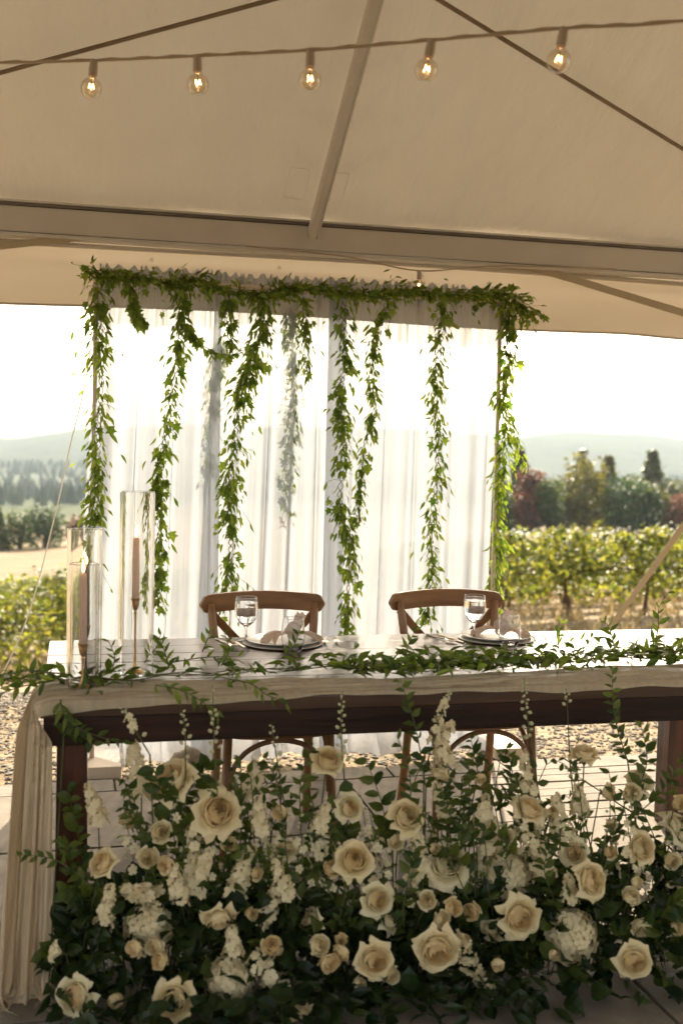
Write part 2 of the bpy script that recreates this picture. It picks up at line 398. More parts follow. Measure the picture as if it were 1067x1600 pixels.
# ---------------------------------------------------------------- paving and gravel
pb = MB().box((-7, -9, -.2), (9, 1.84, -.016))
pave = struct('pavement', pb, MT['mortar'], sm=False)
def slab(x0, x1, y0, y1, m, th=.03, gap=.005):
    j = lambda: random.uniform(-.002, .002)
    zt = random.uniform(-.002, .002)
    a = MB().box((x0+gap, y0+gap, zt-th), (x1-gap, y1-gap, zt), rot=Matrix.Rotation(random.uniform(-.004,.004), 3, 'Z'))
    obj('paver', a, m, pave, bevel=.0035)
y1 = 1.825
x = -1.6
while x < 3.8:                                   # edging row
    wd = random.uniform(.26, .34); slab(x, x+wd, 1.655, y1, MT['paver2']); x += wd
rows = [1.655, 1.0, .40, -.20, -.80, -1.5]
for k in range(len(rows)-1):
    ya, yb = rows[k+1], rows[k]; x = -1.75 + .35*(k % 2)
    while x < 3.9:
        wd = random.choice((.6, .9, .9)); x2 = x + wd
        if k == 0 and 1.86 < x + wd/2 < 2.75:     # strip of narrow bricks beside the second chair
            yy = ya
            while yy < yb - .05:
                y2_ = min(yb, yy + .094)
                for (a_, b_) in ((x, x+wd*.5), (x+wd*.5, x2)): slab(a_, b_, yy, y2_, MT['paver2'], gap=.004)
                yy = y2_
        else:
            slab(x, x2, ya, yb, MT['paver'])
        x = x2

gm_ = MB()
ico = bmesh.new(); bmesh.ops.create_icosphere(ico, subdivisions=1, radius=1); ico.verts.ensure_lookup_table()
IV = [v.co.copy() for v in ico.verts]; IF = [tuple(v.index for v in f.verts) for f in ico.faces]; ico.free()
def stones(n, xr, yr, smin, smax):
    for k in range(n):
        x = random.uniform(*xr); y = random.uniform(*yr)
        s = random.uniform(smin, smax) * (1 if random.random() < .85 else 1.7)
        q = Matrix.Rotation(random.random()*6.3, 3, 'Z'); sx, sy, sz = s*random.uniform(.8,1.4), s, s*random.uniform(.4,.75)
        z = terr(x, y) + s*.15
        gm_.add([Vector((x, y, z)) + q @ Vector((v.x*sx*random.uniform(.85,1.15), v.y*sy*random.uniform(.85,1.15), v.z*sz)) for v in IV], IF)
stones(5200, (-1.1, .35), (1.86, 4.6), .0035, .013)
stones(2000, (.3, 2.1), (1.86, 2.8), .0035, .012)
stones(8500, (1.9, 4.4), (1.86, 4.6), .0035, .013)
go = obj('gravel', gm_, MT['stone'], sm=False); tag(go, 'loose grey gravel between the paving and the vineyard', 'gravel', kind='stuff')

# dry grass tufts under the vines
gt = MB()
for k in range(2600):
    y = random.uniform(6.5, 24); a = random.uniform(-.12, .66); x = a * (y + 3) + random.uniform(-1, 1)
    z = terr(x, y); h_ = random.uniform(.06, .22); b_ = random.uniform(.015, .05); an = random.random()*6.3
    for q in range(3):
        an += 2.1; dx, dy = math.cos(an), math.sin(an); lean = random.uniform(.2, .8)*h_
        gt.add([(x-dy*b_, y+dx*b_, z-.02), (x+dy*b_, y-dx*b_, z-.02), (x+dx*lean, y+dy*lean, z+h_)], [(0,1,2)])
MT['straw'] = mat('dry_grass', (.36,.27,.13), (.5,.4,.22), rough=.9, island=True, trans=.3)
gro = obj('dry_grass', gt, MT['straw'], sm=False); tag(gro, 'dry straw coloured grass under the vine rows', 'grass', kind='stuff')

# ---------------------------------------------------------------- marquee tent
EY, EZ, PITCH = 2.16, 2.5093, R(30.8)
tp = math.tan(PITCH); RIDGE = -.30; RZ = EZ + (EY - RIDGE) * tp
TX0, TX1 = -3.6, 5.9
tent = thing('marquee_tent', 'cream marquee tent with sloping vinyl roof, eave beam and hanging valance', 'tent', (1.149, RIDGE, 0))
def roofz(y): return EZ + .043 + (EY - y) * tp if y > RIDGE else EZ + .043 + (EY - (2*RIDGE - y)) * tp
def sag(x, y):
    # fabric hangs a little between the rafters
    bay = ((x - 1.149) / 3.1) % 1.0
    s = math.sin(math.pi * bay) ** 2
    v = (EY - y) / (EY - RIDGE) if y > RIDGE else (y - (2*RIDGE - EY)) / (EY - RIDGE)
    w_ = .014*math.sin(x*4.1+y*2.2) + .010*math.sin(x*2.3-y*4.7+1) + .004*math.sin(x*13-y*6)
    d = abs((x - 1.149 + 1.55) % 3.1 - 1.55)
    pucker = .016 * math.exp(-d*3.0) * math.sin(y*26 + d*14) * math.exp(-((y-1.65)/.85)**2)
    return (-.05 * s * math.sin(math.pi * max(0, min(1, v))) + w_ * .5 + pucker) 
for (ya, yb, lab) in ((EY + .06, RIDGE, 'front'), (RIDGE, 2*RIDGE - EY - .06, 'rear')):
    for k, (ka, kb) in enumerate(((TX0, -1.951), (-1.951, 1.149), (1.149, 4.249), (4.249, TX1))):
        xa, xb = ka, kb
        def rf(u, v, xa=xa, xb=xb, ya=ya, yb=yb):
            x, y = lerp(xa, xb, u), lerp(ya, yb, v); return (x, y, roofz(y) + sag(x, y))
        obj('roof_panel', MB().grid(rf, 40, 60), MT['tent'], tent)
# eave beam: box section with a dark keder track and a lower lip
for sgn, Yb in ((1, EY), (-1, 2*RIDGE - EY)):
    b = obj('eave_beam', MB().box((TX0, Yb-.032, 2.3827), (TX1, Yb+.032, 2.4956)), MT['alu'], tent, bevel=.006)
    if sgn > 0:
        obj('keder_track', MB().box((TX0, Yb-.039, 2.4985), (TX1, Yb+.02, 2.5097)), MT['rubber'], b)
        obj('track_cap', MB().box((TX0, Yb-.044, 2.5117), (TX1, Yb+.02, 2.52)), MT['alu'], b)
        obj('lower_lip', MB().box((TX0, Yb-.044, 2.3623), (TX1, Yb+.03, 2.3778)), MT['alu'], b, bevel=.003)
        for bx_ in (.52, 1.63, 2.23, 2.94): obj('bolt', MB().lathe([(0,0),(.011,0),(.011,.004),(0,.004)], 10), MT['alu'], b).matrix_parent_inverse = PINV[tent.name] @ Matrix.Translation((bx_, Yb-.0325, 2.445)) @ Matrix.Rotation(R(90), 4, 'X')
# rafters
for xr in (1.149, -1.951, 4.249):
    pts = [(xr, EY-.066, roofz(EY)-.10), (xr, RIDGE, roofz(RIDGE)-.06)]
    m_ = MB(); 
    d_ = (Vector(pts[1]) - Vector(pts[0])).normalized(); nrm = Vector((1,0,0)).cross(d_)
    P0, P1 = Vector(pts[0]), Vector(pts[1]); X_ = Vector((1,0,0))
    sec = [(-.021,-.027),(.021,-.027),(.024,-.022),(.024,.022),(-.024,.022),(-.024,-.022)]
    sgn = 1 if nrm.z > 0 else -1
    vs_ = [P + X_*a_ + nrm*sgn*b_ for P in (P0, P1) for a_, b_ in sec]
    m_.add(vs_, [(i, (i+1)%6, 6+(i+1)%6, 6+i) for i in range(6)] + [(5,4,3,2,1,0), (6,7,8,9,10,11)])
    ra = obj('rafter', m_, MT['alu'], tent, sm=False)
    # raised seam along the rafter
    obj('rafter_groove', MB().tube([P0 + nrm*sgn*-.0275 + X_*.012, P1 + nrm*sgn*-.0275 + X_*.012], .002, 5), MT['alu'], ra)
# welded patches either side of the middle rafter foot
for (xa, xb) in ((1.006, 1.098), (1.205, 1.274)):
    vs_ = []
    for (x_, y_) in ((xa, 2.068), (xb, 2.068), (xb, 1.929), (xa, 1.929)): vs_.append((x_, y_, roofz(y_) + sag(x_, y_) - .002))
    obj('patch_seam', MB().tube(vs_ + vs_[:1], .0009, 4), MT['alu'], tent, sm=False)
# tension cables under the roof
for A, B in (((-1.468, 2.003), (1.094, 0.976)), ((1.205, 0.963), (3.877, 1.994))):
    pts = [(lerp(A[0], B[0], t), lerp(A[1], B[1], t), roofz(lerp(A[1], B[1], t)) - .085) for t in np.linspace(0, 1, 24)]
    obj('tension_cable', MB().tube(pts, .0085, 6), MT['steelcable'], tent)
# valance hanging below the beam, rolled hem
def vf(u, v):
    x = lerp(TX0, TX1, u); z = lerp(2.373, 2.0809 + .010*math.sin(x*2.1) - .02*sstep(2.75, 3.2, x), v)
    y = EY + .05 + .02*math.sin(math.pi*v) + .010*math.sin(x*3.3 + v*2) * v + .015*math.exp(-((v-.28)/.09)**2)*math.sin(x*1.2+.5)
    return (x, y, z)
va = obj('valance', MB().grid(vf, 160, 16), MT['valance'], tent)
obj('hem_roll', MB().tube([(x_, EY+.052+.010*math.sin(x_*3.3+2), 2.0809+.010*math.sin(x_*2.1)-.02*sstep(2.75,3.2,x_)) for x_ in np.linspace(TX0, TX1, 90)], .006, 6), MT['valance'], va)
obj('hem_roll', MB().tube([(x_, EY+.045+.006*math.sin(x_*2.2), 2.3545+.01*math.sin(x_*1.1)) for x_ in np.linspace(TX0, TX1, 70)], .016, 8), MT['valance'], va)
def ribbon(pts, wdt, th, mt, name, par, up=(0,0,1)):
    m_ = MB(); P = catmull(pts, 24); n_ = len(P); vs_ = []
    for i in range(n_):
        t = Vector(P[min(i+1,n_-1)] - P[max(i-1,0)]).normalized(); s_ = t.cross(Vector((0,1,0))).normalized(); p = Vector(P[i])
        for a_, b_ in ((-1,-1),(1,-1),(1,1),(-1,1)): vs_.append(p + s_*a_*wdt/2 + Vector((0,1,0))*b_*th/2)
    fs = [(4*i+k, 4*i+(k+1)%4, 4*i+4+(k+1)%4, 4*i+4+k) for i in range(n_-1) for k in range(4)] + [(3,2,1,0), tuple(4*(n_-1)+k for k in range(4))]
    m_.add(vs_, fs); return obj(name, m_, mt, par, sm=False)
ribbon([(1.896,2.137,2.3827),(2.126,2.146,2.3759),(2.365,2.15,2.3525),(2.716,2.15,2.2766),(3.148,2.15,2.1821),(3.877,2.16,2.0215)], .036, .004, MT['strap'], 'diagonal_strap', tent)
ribbon([(-1.191,2.145,2.1043),(-0.546,2.145,2.2698),(-0.251,2.143,2.3165),(0.053,2.139,2.3691),(0.191,2.133,2.3827)], .032, .004, MT['strap'], 'diagonal_strap', tent)
# upright legs of the frame, outside the picture
for xl in (-1.951, 4.30, TX0+.05, TX1-.05):
    for yl in (EY, 2*RIDGE-EY):
        obj('tent_leg', MB().box((xl-.04, yl-.04, -.015), (xl+.04, yl+.04, 2.3817)), MT['alu'], tent, bevel=.006)
tent['group'] = 'event tent'

# guy strap from the eave to its ground stake
gs = thing('guy_strap', 'taut tan guy strap slanting down to the ground behind the table', 'strap', (3.414, 3.726, 0))
ga, gb_ = Vector((4.198, 2.267, 2.3807)), Vector((3.38, 3.74, .02))
m_ = MB(); t_ = (gb_-ga).normalized(); s_ = t_.cross(Vector((0,1,0))).normalized(); n_ = t_.cross(s_)
m_.add([ga+s_*.021+n_*.002, ga-s_*.021+n_*.002, ga-s_*.021-n_*.002, ga+s_*.021-n_*.002, gb_+s_*.021+n_*.002, gb_-s_*.021+n_*.002, gb_-s_*.021-n_*.002, gb_+s_*.021-n_*.002], [(0,1,5,4),(1,2,6,5),(2,3,7,6),(3,0,4,7),(3,2,1,0),(4,5,6,7)])
obj('webbing', m_, MT['strap'], gs, sm=False)
obj('stake', MB().tube([gb_+Vector((-.02,.01,.08)), gb_+Vector((.06,-.03,-.3))], .014, 8), MT['bark'], gs)
cord = MB().tube(catmull([(.25,2.22,2.09),(.175,2.32,2.03),(.12,2.6,1.72),(.055,2.9,1.44),(.006,3.0,1.194),(-.05,3.1,.95),(-.111,3.2,.695),(-.2,3.35,.4),(-.329,3.5,.11),(-.42,3.6,-.02)], 60), .0036, 6)
MT['cordw'] = mat('white_cord', (.7,.66,.56), (.76,.72,.63), rough=.8, scale=300, bump=.4)
tag(obj('tie_cord', cord, MT['cordw']), 'thin white cord running from the valance down to the gravel', 'cord')

# ---------------------------------------------------------------- string lights
def bulb(parent, x, y, z, tilt=0.0, sw=0.0):
    """socket hanging from the cable with a clear globe bulb and glowing filament"""
    T = Matrix.Translation((x, y, z)) @ Matrix.Rotation(tilt, 4, 'Y') @ Matrix.Rotation(sw, 4, 'X')
    inv = PINV[parent.name] @ T
    def put(name, mb, mt, par):
        o = obj(name, mb, mt, par); o.matrix_parent_inverse = inv if par is parent else Matrix.Identity(4); return o
    s = put('socket', MB().lathe([(0,.004),(.009,.004),(.0105,0),(.0105,-.012),(.0115,-.014),(.0115,-.036),(.010,-.038),(0,-.038)], 16), MT['socket'], parent)
    prof = [(.0085,-.034),(.0095,-.042),(.013,-.048)]
    for k in range(9):
        a = R(58 - k*18.5); prof.append((.0275*math.cos(a), -.069 + .0275*math.sin(a)))
    prof.append((.0005, -.0966)); prof = prof[::-1] + [(max(.0004, r_-.0007), z_ + (.0007 if z_ < -.08 else 0)) for r_, z_ in prof]
    g_ = put('globe', MB().lathe(prof, 20), MT['bulbglass'], s)
    fz = MB()
    for q in range(3):
        an = q*2.1 + x*9
        fz.tube([(.005*math.cos(an), .005*math.sin(an), -.058), (.0075*math.cos(an+.5), .0075*math.sin(an+.5), -.070), (.002*math.cos(an+1.2), .002*math.sin(an+1.2), -.064)], .0011, 5)
    put('filament', fz, MT['filament'], s)
    put('filament_support', MB().tube([(0,0,-.036),(0,0,-.062)], .0011, 5), MT['wick'], s)
pts = [(-1.4,.98,2.60),(-.42,.38,2.52),(-.149,.204,2.48),(.124,.028,2.455),(.375,-.143,2.435),(.63,-.315,2.417),(.882,-.485,2.408),(1.135,-.656,2.401),(1.368,-.822,2.386),(1.9,-1.2,2.40),(2.9,-1.9,2.52)]
sl = thing('string_light', 'brown cable of glowing clear globe bulbs strung under the tent roof', 'string light', (.63,-.315,2.417))
obj('cable', MB().tube(catmull(pts, 120), .0036, 6), MT['cable'], sl)
obj('cable', MB().tube([Vector(p)+Vector((.003,.002,.004+.002*math.sin(i*1.7))) for i, p in enumerate(catmull(pts, 120))], .0026, 5), MT['cable'], sl)
for i, (x, y, z) in enumerate(pts[2:9]): bulb(sl, x, y, z-.002, (.0, .1, -.03, .0, .16, .12, 0)[i], (0,.05,-.04,.02,0,.06,0)[i])
sl2 = thing('string_light', 'glowing bulb string along the eave, seen through the top of the curtain', 'string light', (1.70,2.19,2.35))
pe = [(0.83, 2.053, 2.37), (1.297, 2.053, 2.3506), (1.657, 2.053, 2.3062), (2.037, 2.053, 2.3506), (2.679, 2.063, 2.3749)]
obj('cable', MB().tube(catmull(pe, 40), .0034, 6), MT['cable'], sl2)
bulb(sl2, 1.657, 2.053, 2.3042)
for i in range(2): pass
# ---------------------------------------------------------------- backdrop frame, curtains
fr = thing('backdrop_frame', 'slim timber backdrop frame hung with white curtains and greenery', 'backdrop frame', (1.12, 2.06, 0))
for xp in (.165, 2.075):
    obj('upright_pole', MB().tube([(xp, 2.06, -.02), (xp, 2.06, 2.20)], .0105, 12), MT['pole'], fr)
    obj('base_plate', MB().box((xp-.02, 1.895, -.02), (xp+.125, 2.18, .035)), MT['pole'], fr, bevel=.004)
obj('crossbar', MB().tube([(.12, 2.06, 2.185), (2.12, 2.06, 2.185)], .0105, 12), MT['pole'], fr)

def curtain(label, x0, x1, xb0, xb1, yoff, seed, nf, gather):
    rr = random.Random(seed)
    ph = [rr.uniform(0, 6.28) for _ in range(8)]; fr_ = [nf*rr.uniform(.8,1.2), nf*1.9*rr.uniform(.85,1.15), nf*3.3, nf*.45]
    # fold weight along the width so that some stretches lie flat and others bunch
    def wt(u): return .35 + .65*(.5+.5*math.sin(u*7.3+ph[5]))*(.5+.5*math.sin(u*3.1+ph[6]))*1.6
    def cf(u, v):
        z = lerp(2.245, .008, v)
        # compress u into bunches
        uu = u + gather*math.sin(2*math.pi*fr_[0]*u+ph[0])/(2*math.pi*fr_[0]) + .02*math.sin(9*u+ph[1]+v*.8)
        xl, xr_ = lerp(x0, xb0, v**1.2), lerp(x1, xb1, v**1.2)
        x = lerp(xl, xr_, uu)
        am = lerp(.014, .045, min(1, v*1.6)) * wt(u)
        y = 2.062 + yoff + am*math.sin(2*math.pi*fr_[0]*u+ph[2]+.5*v) + .45*am*math.sin(2*math.pi*fr_[1]*u+ph[3]+.8*v) + .12*am*math.sin(2*math.pi*fr_[2]*u+ph[4])
        if v < .05: y += .006*math.sin(2*math.pi*fr_[2]*3*u); z += .012*math.sin(2*math.pi*fr_[1]*2.2*u+1)*(1-v/.05)
        if v > .93:
            t = (v-.93)/.07; y -= .10*t*t*(.4+.6*math.sin(5*u+ph[1])**2); x += .02*t*math.sin(20*u); z = max(z, .006+.012*abs(math.sin(11*u+ph[0]))*t)
        return (x, y, z)
    o = obj('sheer_curtain', MB().grid(cf, 220, 46), MT['curtain'])
    return tag(o, label, 'curtain', 'sheer white curtain panels on the backdrop')
curtain('sheer white curtain panel beside the glass candle cylinders', .165, .74, .03, .74, 0, 3, 4.0, .8)
curtain('sheer white middle curtain panel behind the first chair', .70, 1.30, .62, 1.30, .035, 11, 4.6, .85)
curtain('sheer white curtain panel nearest the timber pole by the vineyard trees', 1.24, 2.075, 1.22, 2.05, .004, 23, 5.6, .85)

# rock holding the curtain hem
rk = MB(); rb_ = bmesh.new(); bmesh.ops.create_icosphere(rb_, subdivisions=3, radius=1)
for v in rb_.verts:
    s_ = 1 + .14*math.sin(v.co.x*3+1)*math.cos(v.co.y*4) + .07*math.sin(v.co.z*7+v.co.x*5); v.co = Vector((.585+v.co.x*.085*s_, 1.955+v.co.y*.055*s_, .018+v.co.z*.062*s_))
me = bpy.data.meshes.new('rock'); rb_.to_mesh(me); rb_.free()
tag(obj('rock', me, MT['rock']), 'rounded brown rock weighing down the curtain hem on the ground', 'rock')

# ---------------------------------------------------------------- leaves
def leaf_shape(kind):
    """unit leaf: base at origin, along +Y, face +Z"""
    if kind == 'lance':
        ys_ = [0, .18, .42, .7, 1.0]; ws = [.02, .13, .19, .12, .0]; zs = [0, .03, .03, -.02, -.14]
    elif kind == 'oval':
        ys_ = [0, .15, .42, .75, 1.0]; ws = [.03, .22, .33, .25, .0]; zs = [0, .04, .06, .02, -.08]
    elif kind == 'ivy':
        v = [(0,0,0),(.10,.02,-.02),(.42,.06,-.05),(.26,.30,.03),(.50,.52,-.06),(.20,.58,.03),(0,1,-.12),(-.20,.58,.03),(-.50,.52,-.06),(-.26,.30,.03),(-.42,.06,-.05),(-.10,.02,-.02),(0,.38,.07)]
        return np.array(v), [(12,i,i+1) for i in range(0,11)] + [(12,11,0)]
    v = []; f = []
    for i, (y, w_, z) in enumerate(zip(ys_, ws, zs)):
        v += [(-w_, y, z + w_*.28), (0, y, z), (w_, y, z + w_*.28)]
    for i in range(len(ys_)-1):
        a = 3*i
        if i == len(ys_)-2: f += [(a, a+1, a+4), (a+1, a+2, a+4)]
        else: f += [(a, a+1, a+4, a+3), (a+1, a+2, a+5, a+4)]
    return np.array(v), f
LS = {k: leaf_shape(k) for k in ('lance', 'oval', 'ivy')}
def leaf_frame(d, up, roll=0):
    d = Vector(d).normalized(); up = Vector(up)
    x = d.cross(up)
    if x.length < 1e-4: x = d.cross(Vector((1,0,0)))
    x.normalize(); z = x.cross(d)
    if roll: x, z = x*math.cos(roll)+z*math.sin(roll), -x*math.sin(roll)+z*math.cos(roll)
    return Matrix((x, d, z)).transposed()
def add_leaf(mb, kind, p, d, up, size, roll=0, wid=1.0):
    V, F = LS[kind]; Mx = np.array(leaf_frame(d, up, roll)) * size
    mb.add(((V * np.array((wid,1,1))) @ Mx.T + np.array(p)).tolist(), F)

def rvec(): 
    v = Vector((random.gauss(0,1), random.gauss(0,1), random.gauss(0,1))); return v.normalized()

def garland(label, pts, n, spread, size, y=1.985, hang=True, ivy=.12, mat_='gleaf', name='hanging_garland', group='garland strands on the backdrop', yjit=.03, stray=.0):
    root = thing(name, label, 'garland', (pts[0][0], y, pts[0][1]), group)
    P = catmull([(a, y + random.uniform(-.5,.5)*yjit, b) for a, b in pts], max(12, n//3))
    # two stems twisted loosely round one another
    st = MB()
    for q in range(2):
        st.tube([Vector(p) + Vector((.010*math.sin(i*.55+q*3.1), .010*math.cos(i*.6+q*3.1), 0)) for i, p in enumerate(P)], .0017, 5)
    obj('stem', st, MT['twig'], root)
    lf = MB(); iv = MB()
    for k in range(n):
        t = random.random()
        if math.sin(t*len(pts)*5.1 + pts[0][0]*17) + math.sin(t*len(pts)*2.3 + 1) < -1.0 and random.random() < .65: continue
        i = t*(len(P)-1); a = int(i); p = Vector(P[a]).lerp(Vector(P[min(a+1, len(P)-1)]), i-a)
        tang = Vector(P[min(a+1, len(P)-1)] - P[max(a-1, 0)]).normalized()
        out = rvec(); out.z *= .4; out.y = -abs(out.y)*.8 if random.random() < .75 else out.y*.5; out.normalize()
        # a leaf sits on a short twig that leaves the stem
        tw = random.random()**1.4 * spread * (1.9 if random.random() < stray else 1)
        q = p + out*tw + Vector((0,0,-tw*.55 if hang else -tw*.1))
        d = out*random.uniform(.3,1.0) + tang*random.uniform(.1,.9) + Vector((0,0,-random.uniform(.2,1.1) if hang else random.uniform(-.8,.35)))
        s_ = size*random.choice((.55,.75,.9,1.0,1.15,1.4))*random.uniform(.9,1.1)
        if random.random() < ivy: add_leaf(iv, 'ivy', q, d + Vector((0,0,-.8)), Vector((random.uniform(-.6,.6),-1,random.uniform(.2,.9))), s_*1.05, random.uniform(-.5,.5))
        else: add_leaf(lf, 'lance', q, d, Vector((random.uniform(-1,1),-1,random.uniform(-.3,1))), s_, random.uniform(-.8,.8), random.uniform(.62,1.0))
        if tw > spread*.6 and random.random() < .5: lf.tube([p, p.lerp(q,.5)+Vector((0,0,.01)), q], .0009, 4, cap=False)
    o = obj('foliage', lf, MT[mat_], root, sm=False, kind='stuff')
    if iv.v: obj('ivy_foliage', iv, MT['ivy'], root, sm=False, kind='stuff')
    return root

garland('thick garland trailing down the timber pole above the glass cylinders', [(.16,2.16),(.19,1.83),(.18,1.44),(.17,1.15),(.15,.9)], 682, 0.060, 0.038, stray=.12)
garland('leafy garland strand hanging beside the tall glass candle cylinder', [(.54,2.16),(.53,1.99),(.52,1.85),(.47,1.49),(.44,1.31),(.45,1.13),(.45,.91),(.44,.74)], 640, 0.046, 0.037, ivy=.22, stray=.1)
garland('bushy double garland strand ending above the first chair', [(.89,2.16),(.90,1.97),(.85,1.83),(.80,1.68),(.78,1.45),(.76,1.22),(.77,.98),(.74,.74)], 897, 0.063, 0.037, stray=.15)
garland('thin garland sprig swinging sideways to the bushy strand', [(.56,2.0),(.60,1.93),(.67,1.88),(.77,1.87),(.88,1.93)], 96, 0.031, 0.036, ivy=.35)
garland('short thin garland tail hanging from the top middle', [(1.09,2.14),(1.10,1.98),(1.11,1.79)], 131, 0.033, 0.034, stray=.1)
garland('longest garland strand reaching the table between the two chairs', [(1.27,2.13),(1.29,1.87),(1.27,1.7),(1.29,1.46),(1.28,1.19),(1.33,1.01),(1.33,.77),(1.32,.55)], 810, 0.055, 0.035, ivy=.15, stray=.12)
garland('slender garland strand beside the longest one, ending midway', [(1.49,2.16),(1.43,1.97),(1.41,1.82),(1.43,1.64),(1.39,1.46),(1.37,1.28),(1.36,1.1)], 447, 0.040, 0.034, stray=.1)
garland('garland strand hanging behind the second chair', [(1.76,2.18),(1.74,1.95),(1.73,1.77),(1.74,1.53),(1.74,1.29),(1.72,1.04),(1.73,.81),(1.70,.66)], 640, 0.048, 0.035, stray=.12)
garland('garland strand twined down the timber pole next to the vineyard', [(2.07,2.19),(2.08,2.03),(2.09,1.88),(2.065,1.72),(2.09,1.51),(2.06,1.29),(2.07,1.01),(2.06,.70)], 703, 0.050, 0.037, stray=.1)
garland('small stray sprig curving out from the pole towards the trees', [(2.10,1.66),(2.14,1.56),(2.16,1.48),(2.21,1.37)], 70, 0.021, 0.032)
garland('short curl of greenery between the first two strands', [(.30,2.17),(.33,2.06),(.36,2.0)], 84, 0.033, 0.036, ivy=.4)
garland('short leafy tail below the top garland above the first chair', [(.74,2.14),(.75,2.0),(.76,1.9)], 105, 0.037, 0.035, ivy=.2)
garland('garland strand hidden behind the middle curtain panel', [(1.06,2.1),(1.06,1.95),(1.08,1.76),(1.07,1.46),(1.06,1.15)], 404, 0.049, 0.036, y=2.145)
garland('short garland strand hidden behind the curtain near the first chair', [(.74,1.95),(.72,1.8),(.70,1.63),(.69,1.3)], 255, 0.044, 0.036, y=2.14)
garland('dense leafy garland laid along the top bar of the curtain frame', [(.12,2.20),(.30,2.19),(.47,2.17),(.58,2.19),(.75,2.15),(.93,2.15),(1.07,2.19),(1.22,2.18),(1.41,2.17),(1.59,2.20),(1.78,2.19),(1.97,2.20),(2.10,2.20),(2.20,2.10)], 2242, 0.072, 0.035, hang=False, ivy=.14, name='top_garland', yjit=.02, stray=.1)
# ---------------------------------------------------------------- farm table
TL, TW, TH = 2.50, .98, .76
table = thing('farm_table', 'long dark stained wooden farm table with plank top and square legs', 'table', (TL/2, TW/2, 0))
np_ = 7; pw = TW / np_
for k in range(np_):
    obj('plank', MB().box((0, k*pw+.0012, TH-.038), (TL, (k+1)*pw-.0012, TH + random.uniform(-.0008,.0008))), MT['tabletop'], table, bevel=.003)
obj('apron', MB().box((.006, .006, .645), (TL-.006, .034, TH-.0395)), MT['table'], table, bevel=.003)
obj('apron', MB().box((.006, TW-.034, .645), (TL-.006, TW-.006, TH-.0395)), MT['table'], table, bevel=.003)
for xa in (.02, TL-.05): obj('apron', MB().box((xa, .036, .645), (xa+.028, TW-.036, TH-.0395)), MT['table'], table, bevel=.003)
for (lx, ly) in ((.035, .038), (TL-.15, .038), (.035, TW-.13), (TL-.15, TW-.13)):
    lg = MB()
    for (z0, z1, e0, e1) in ((.0, .6445, .0, .006),):
        a, b = lx, lx + (.092 if lx < 1 else .115); c, d = ly, ly + .092
        lg.add([(a-e0,c,z0),(b+e0,c,z0),(b+e0,d,z0),(a-e0,d,z0),(a+e1,c,z1),(b-e1,c,z1),(b-e1,d,z1),(a+e1,d,z1)], [(0,3,2,1),(4,5,6,7),(0,1,5,4),(1,2,6,5),(2,3,7,6),(3,0,4,7)])
    L_ = obj('leg', lg, MT['leg'], table, bevel=.004)
obj('stretcher', MB().box((.07, .131, .10), (.105, TW-.131, .16)), MT['leg'], table, bevel=.003)

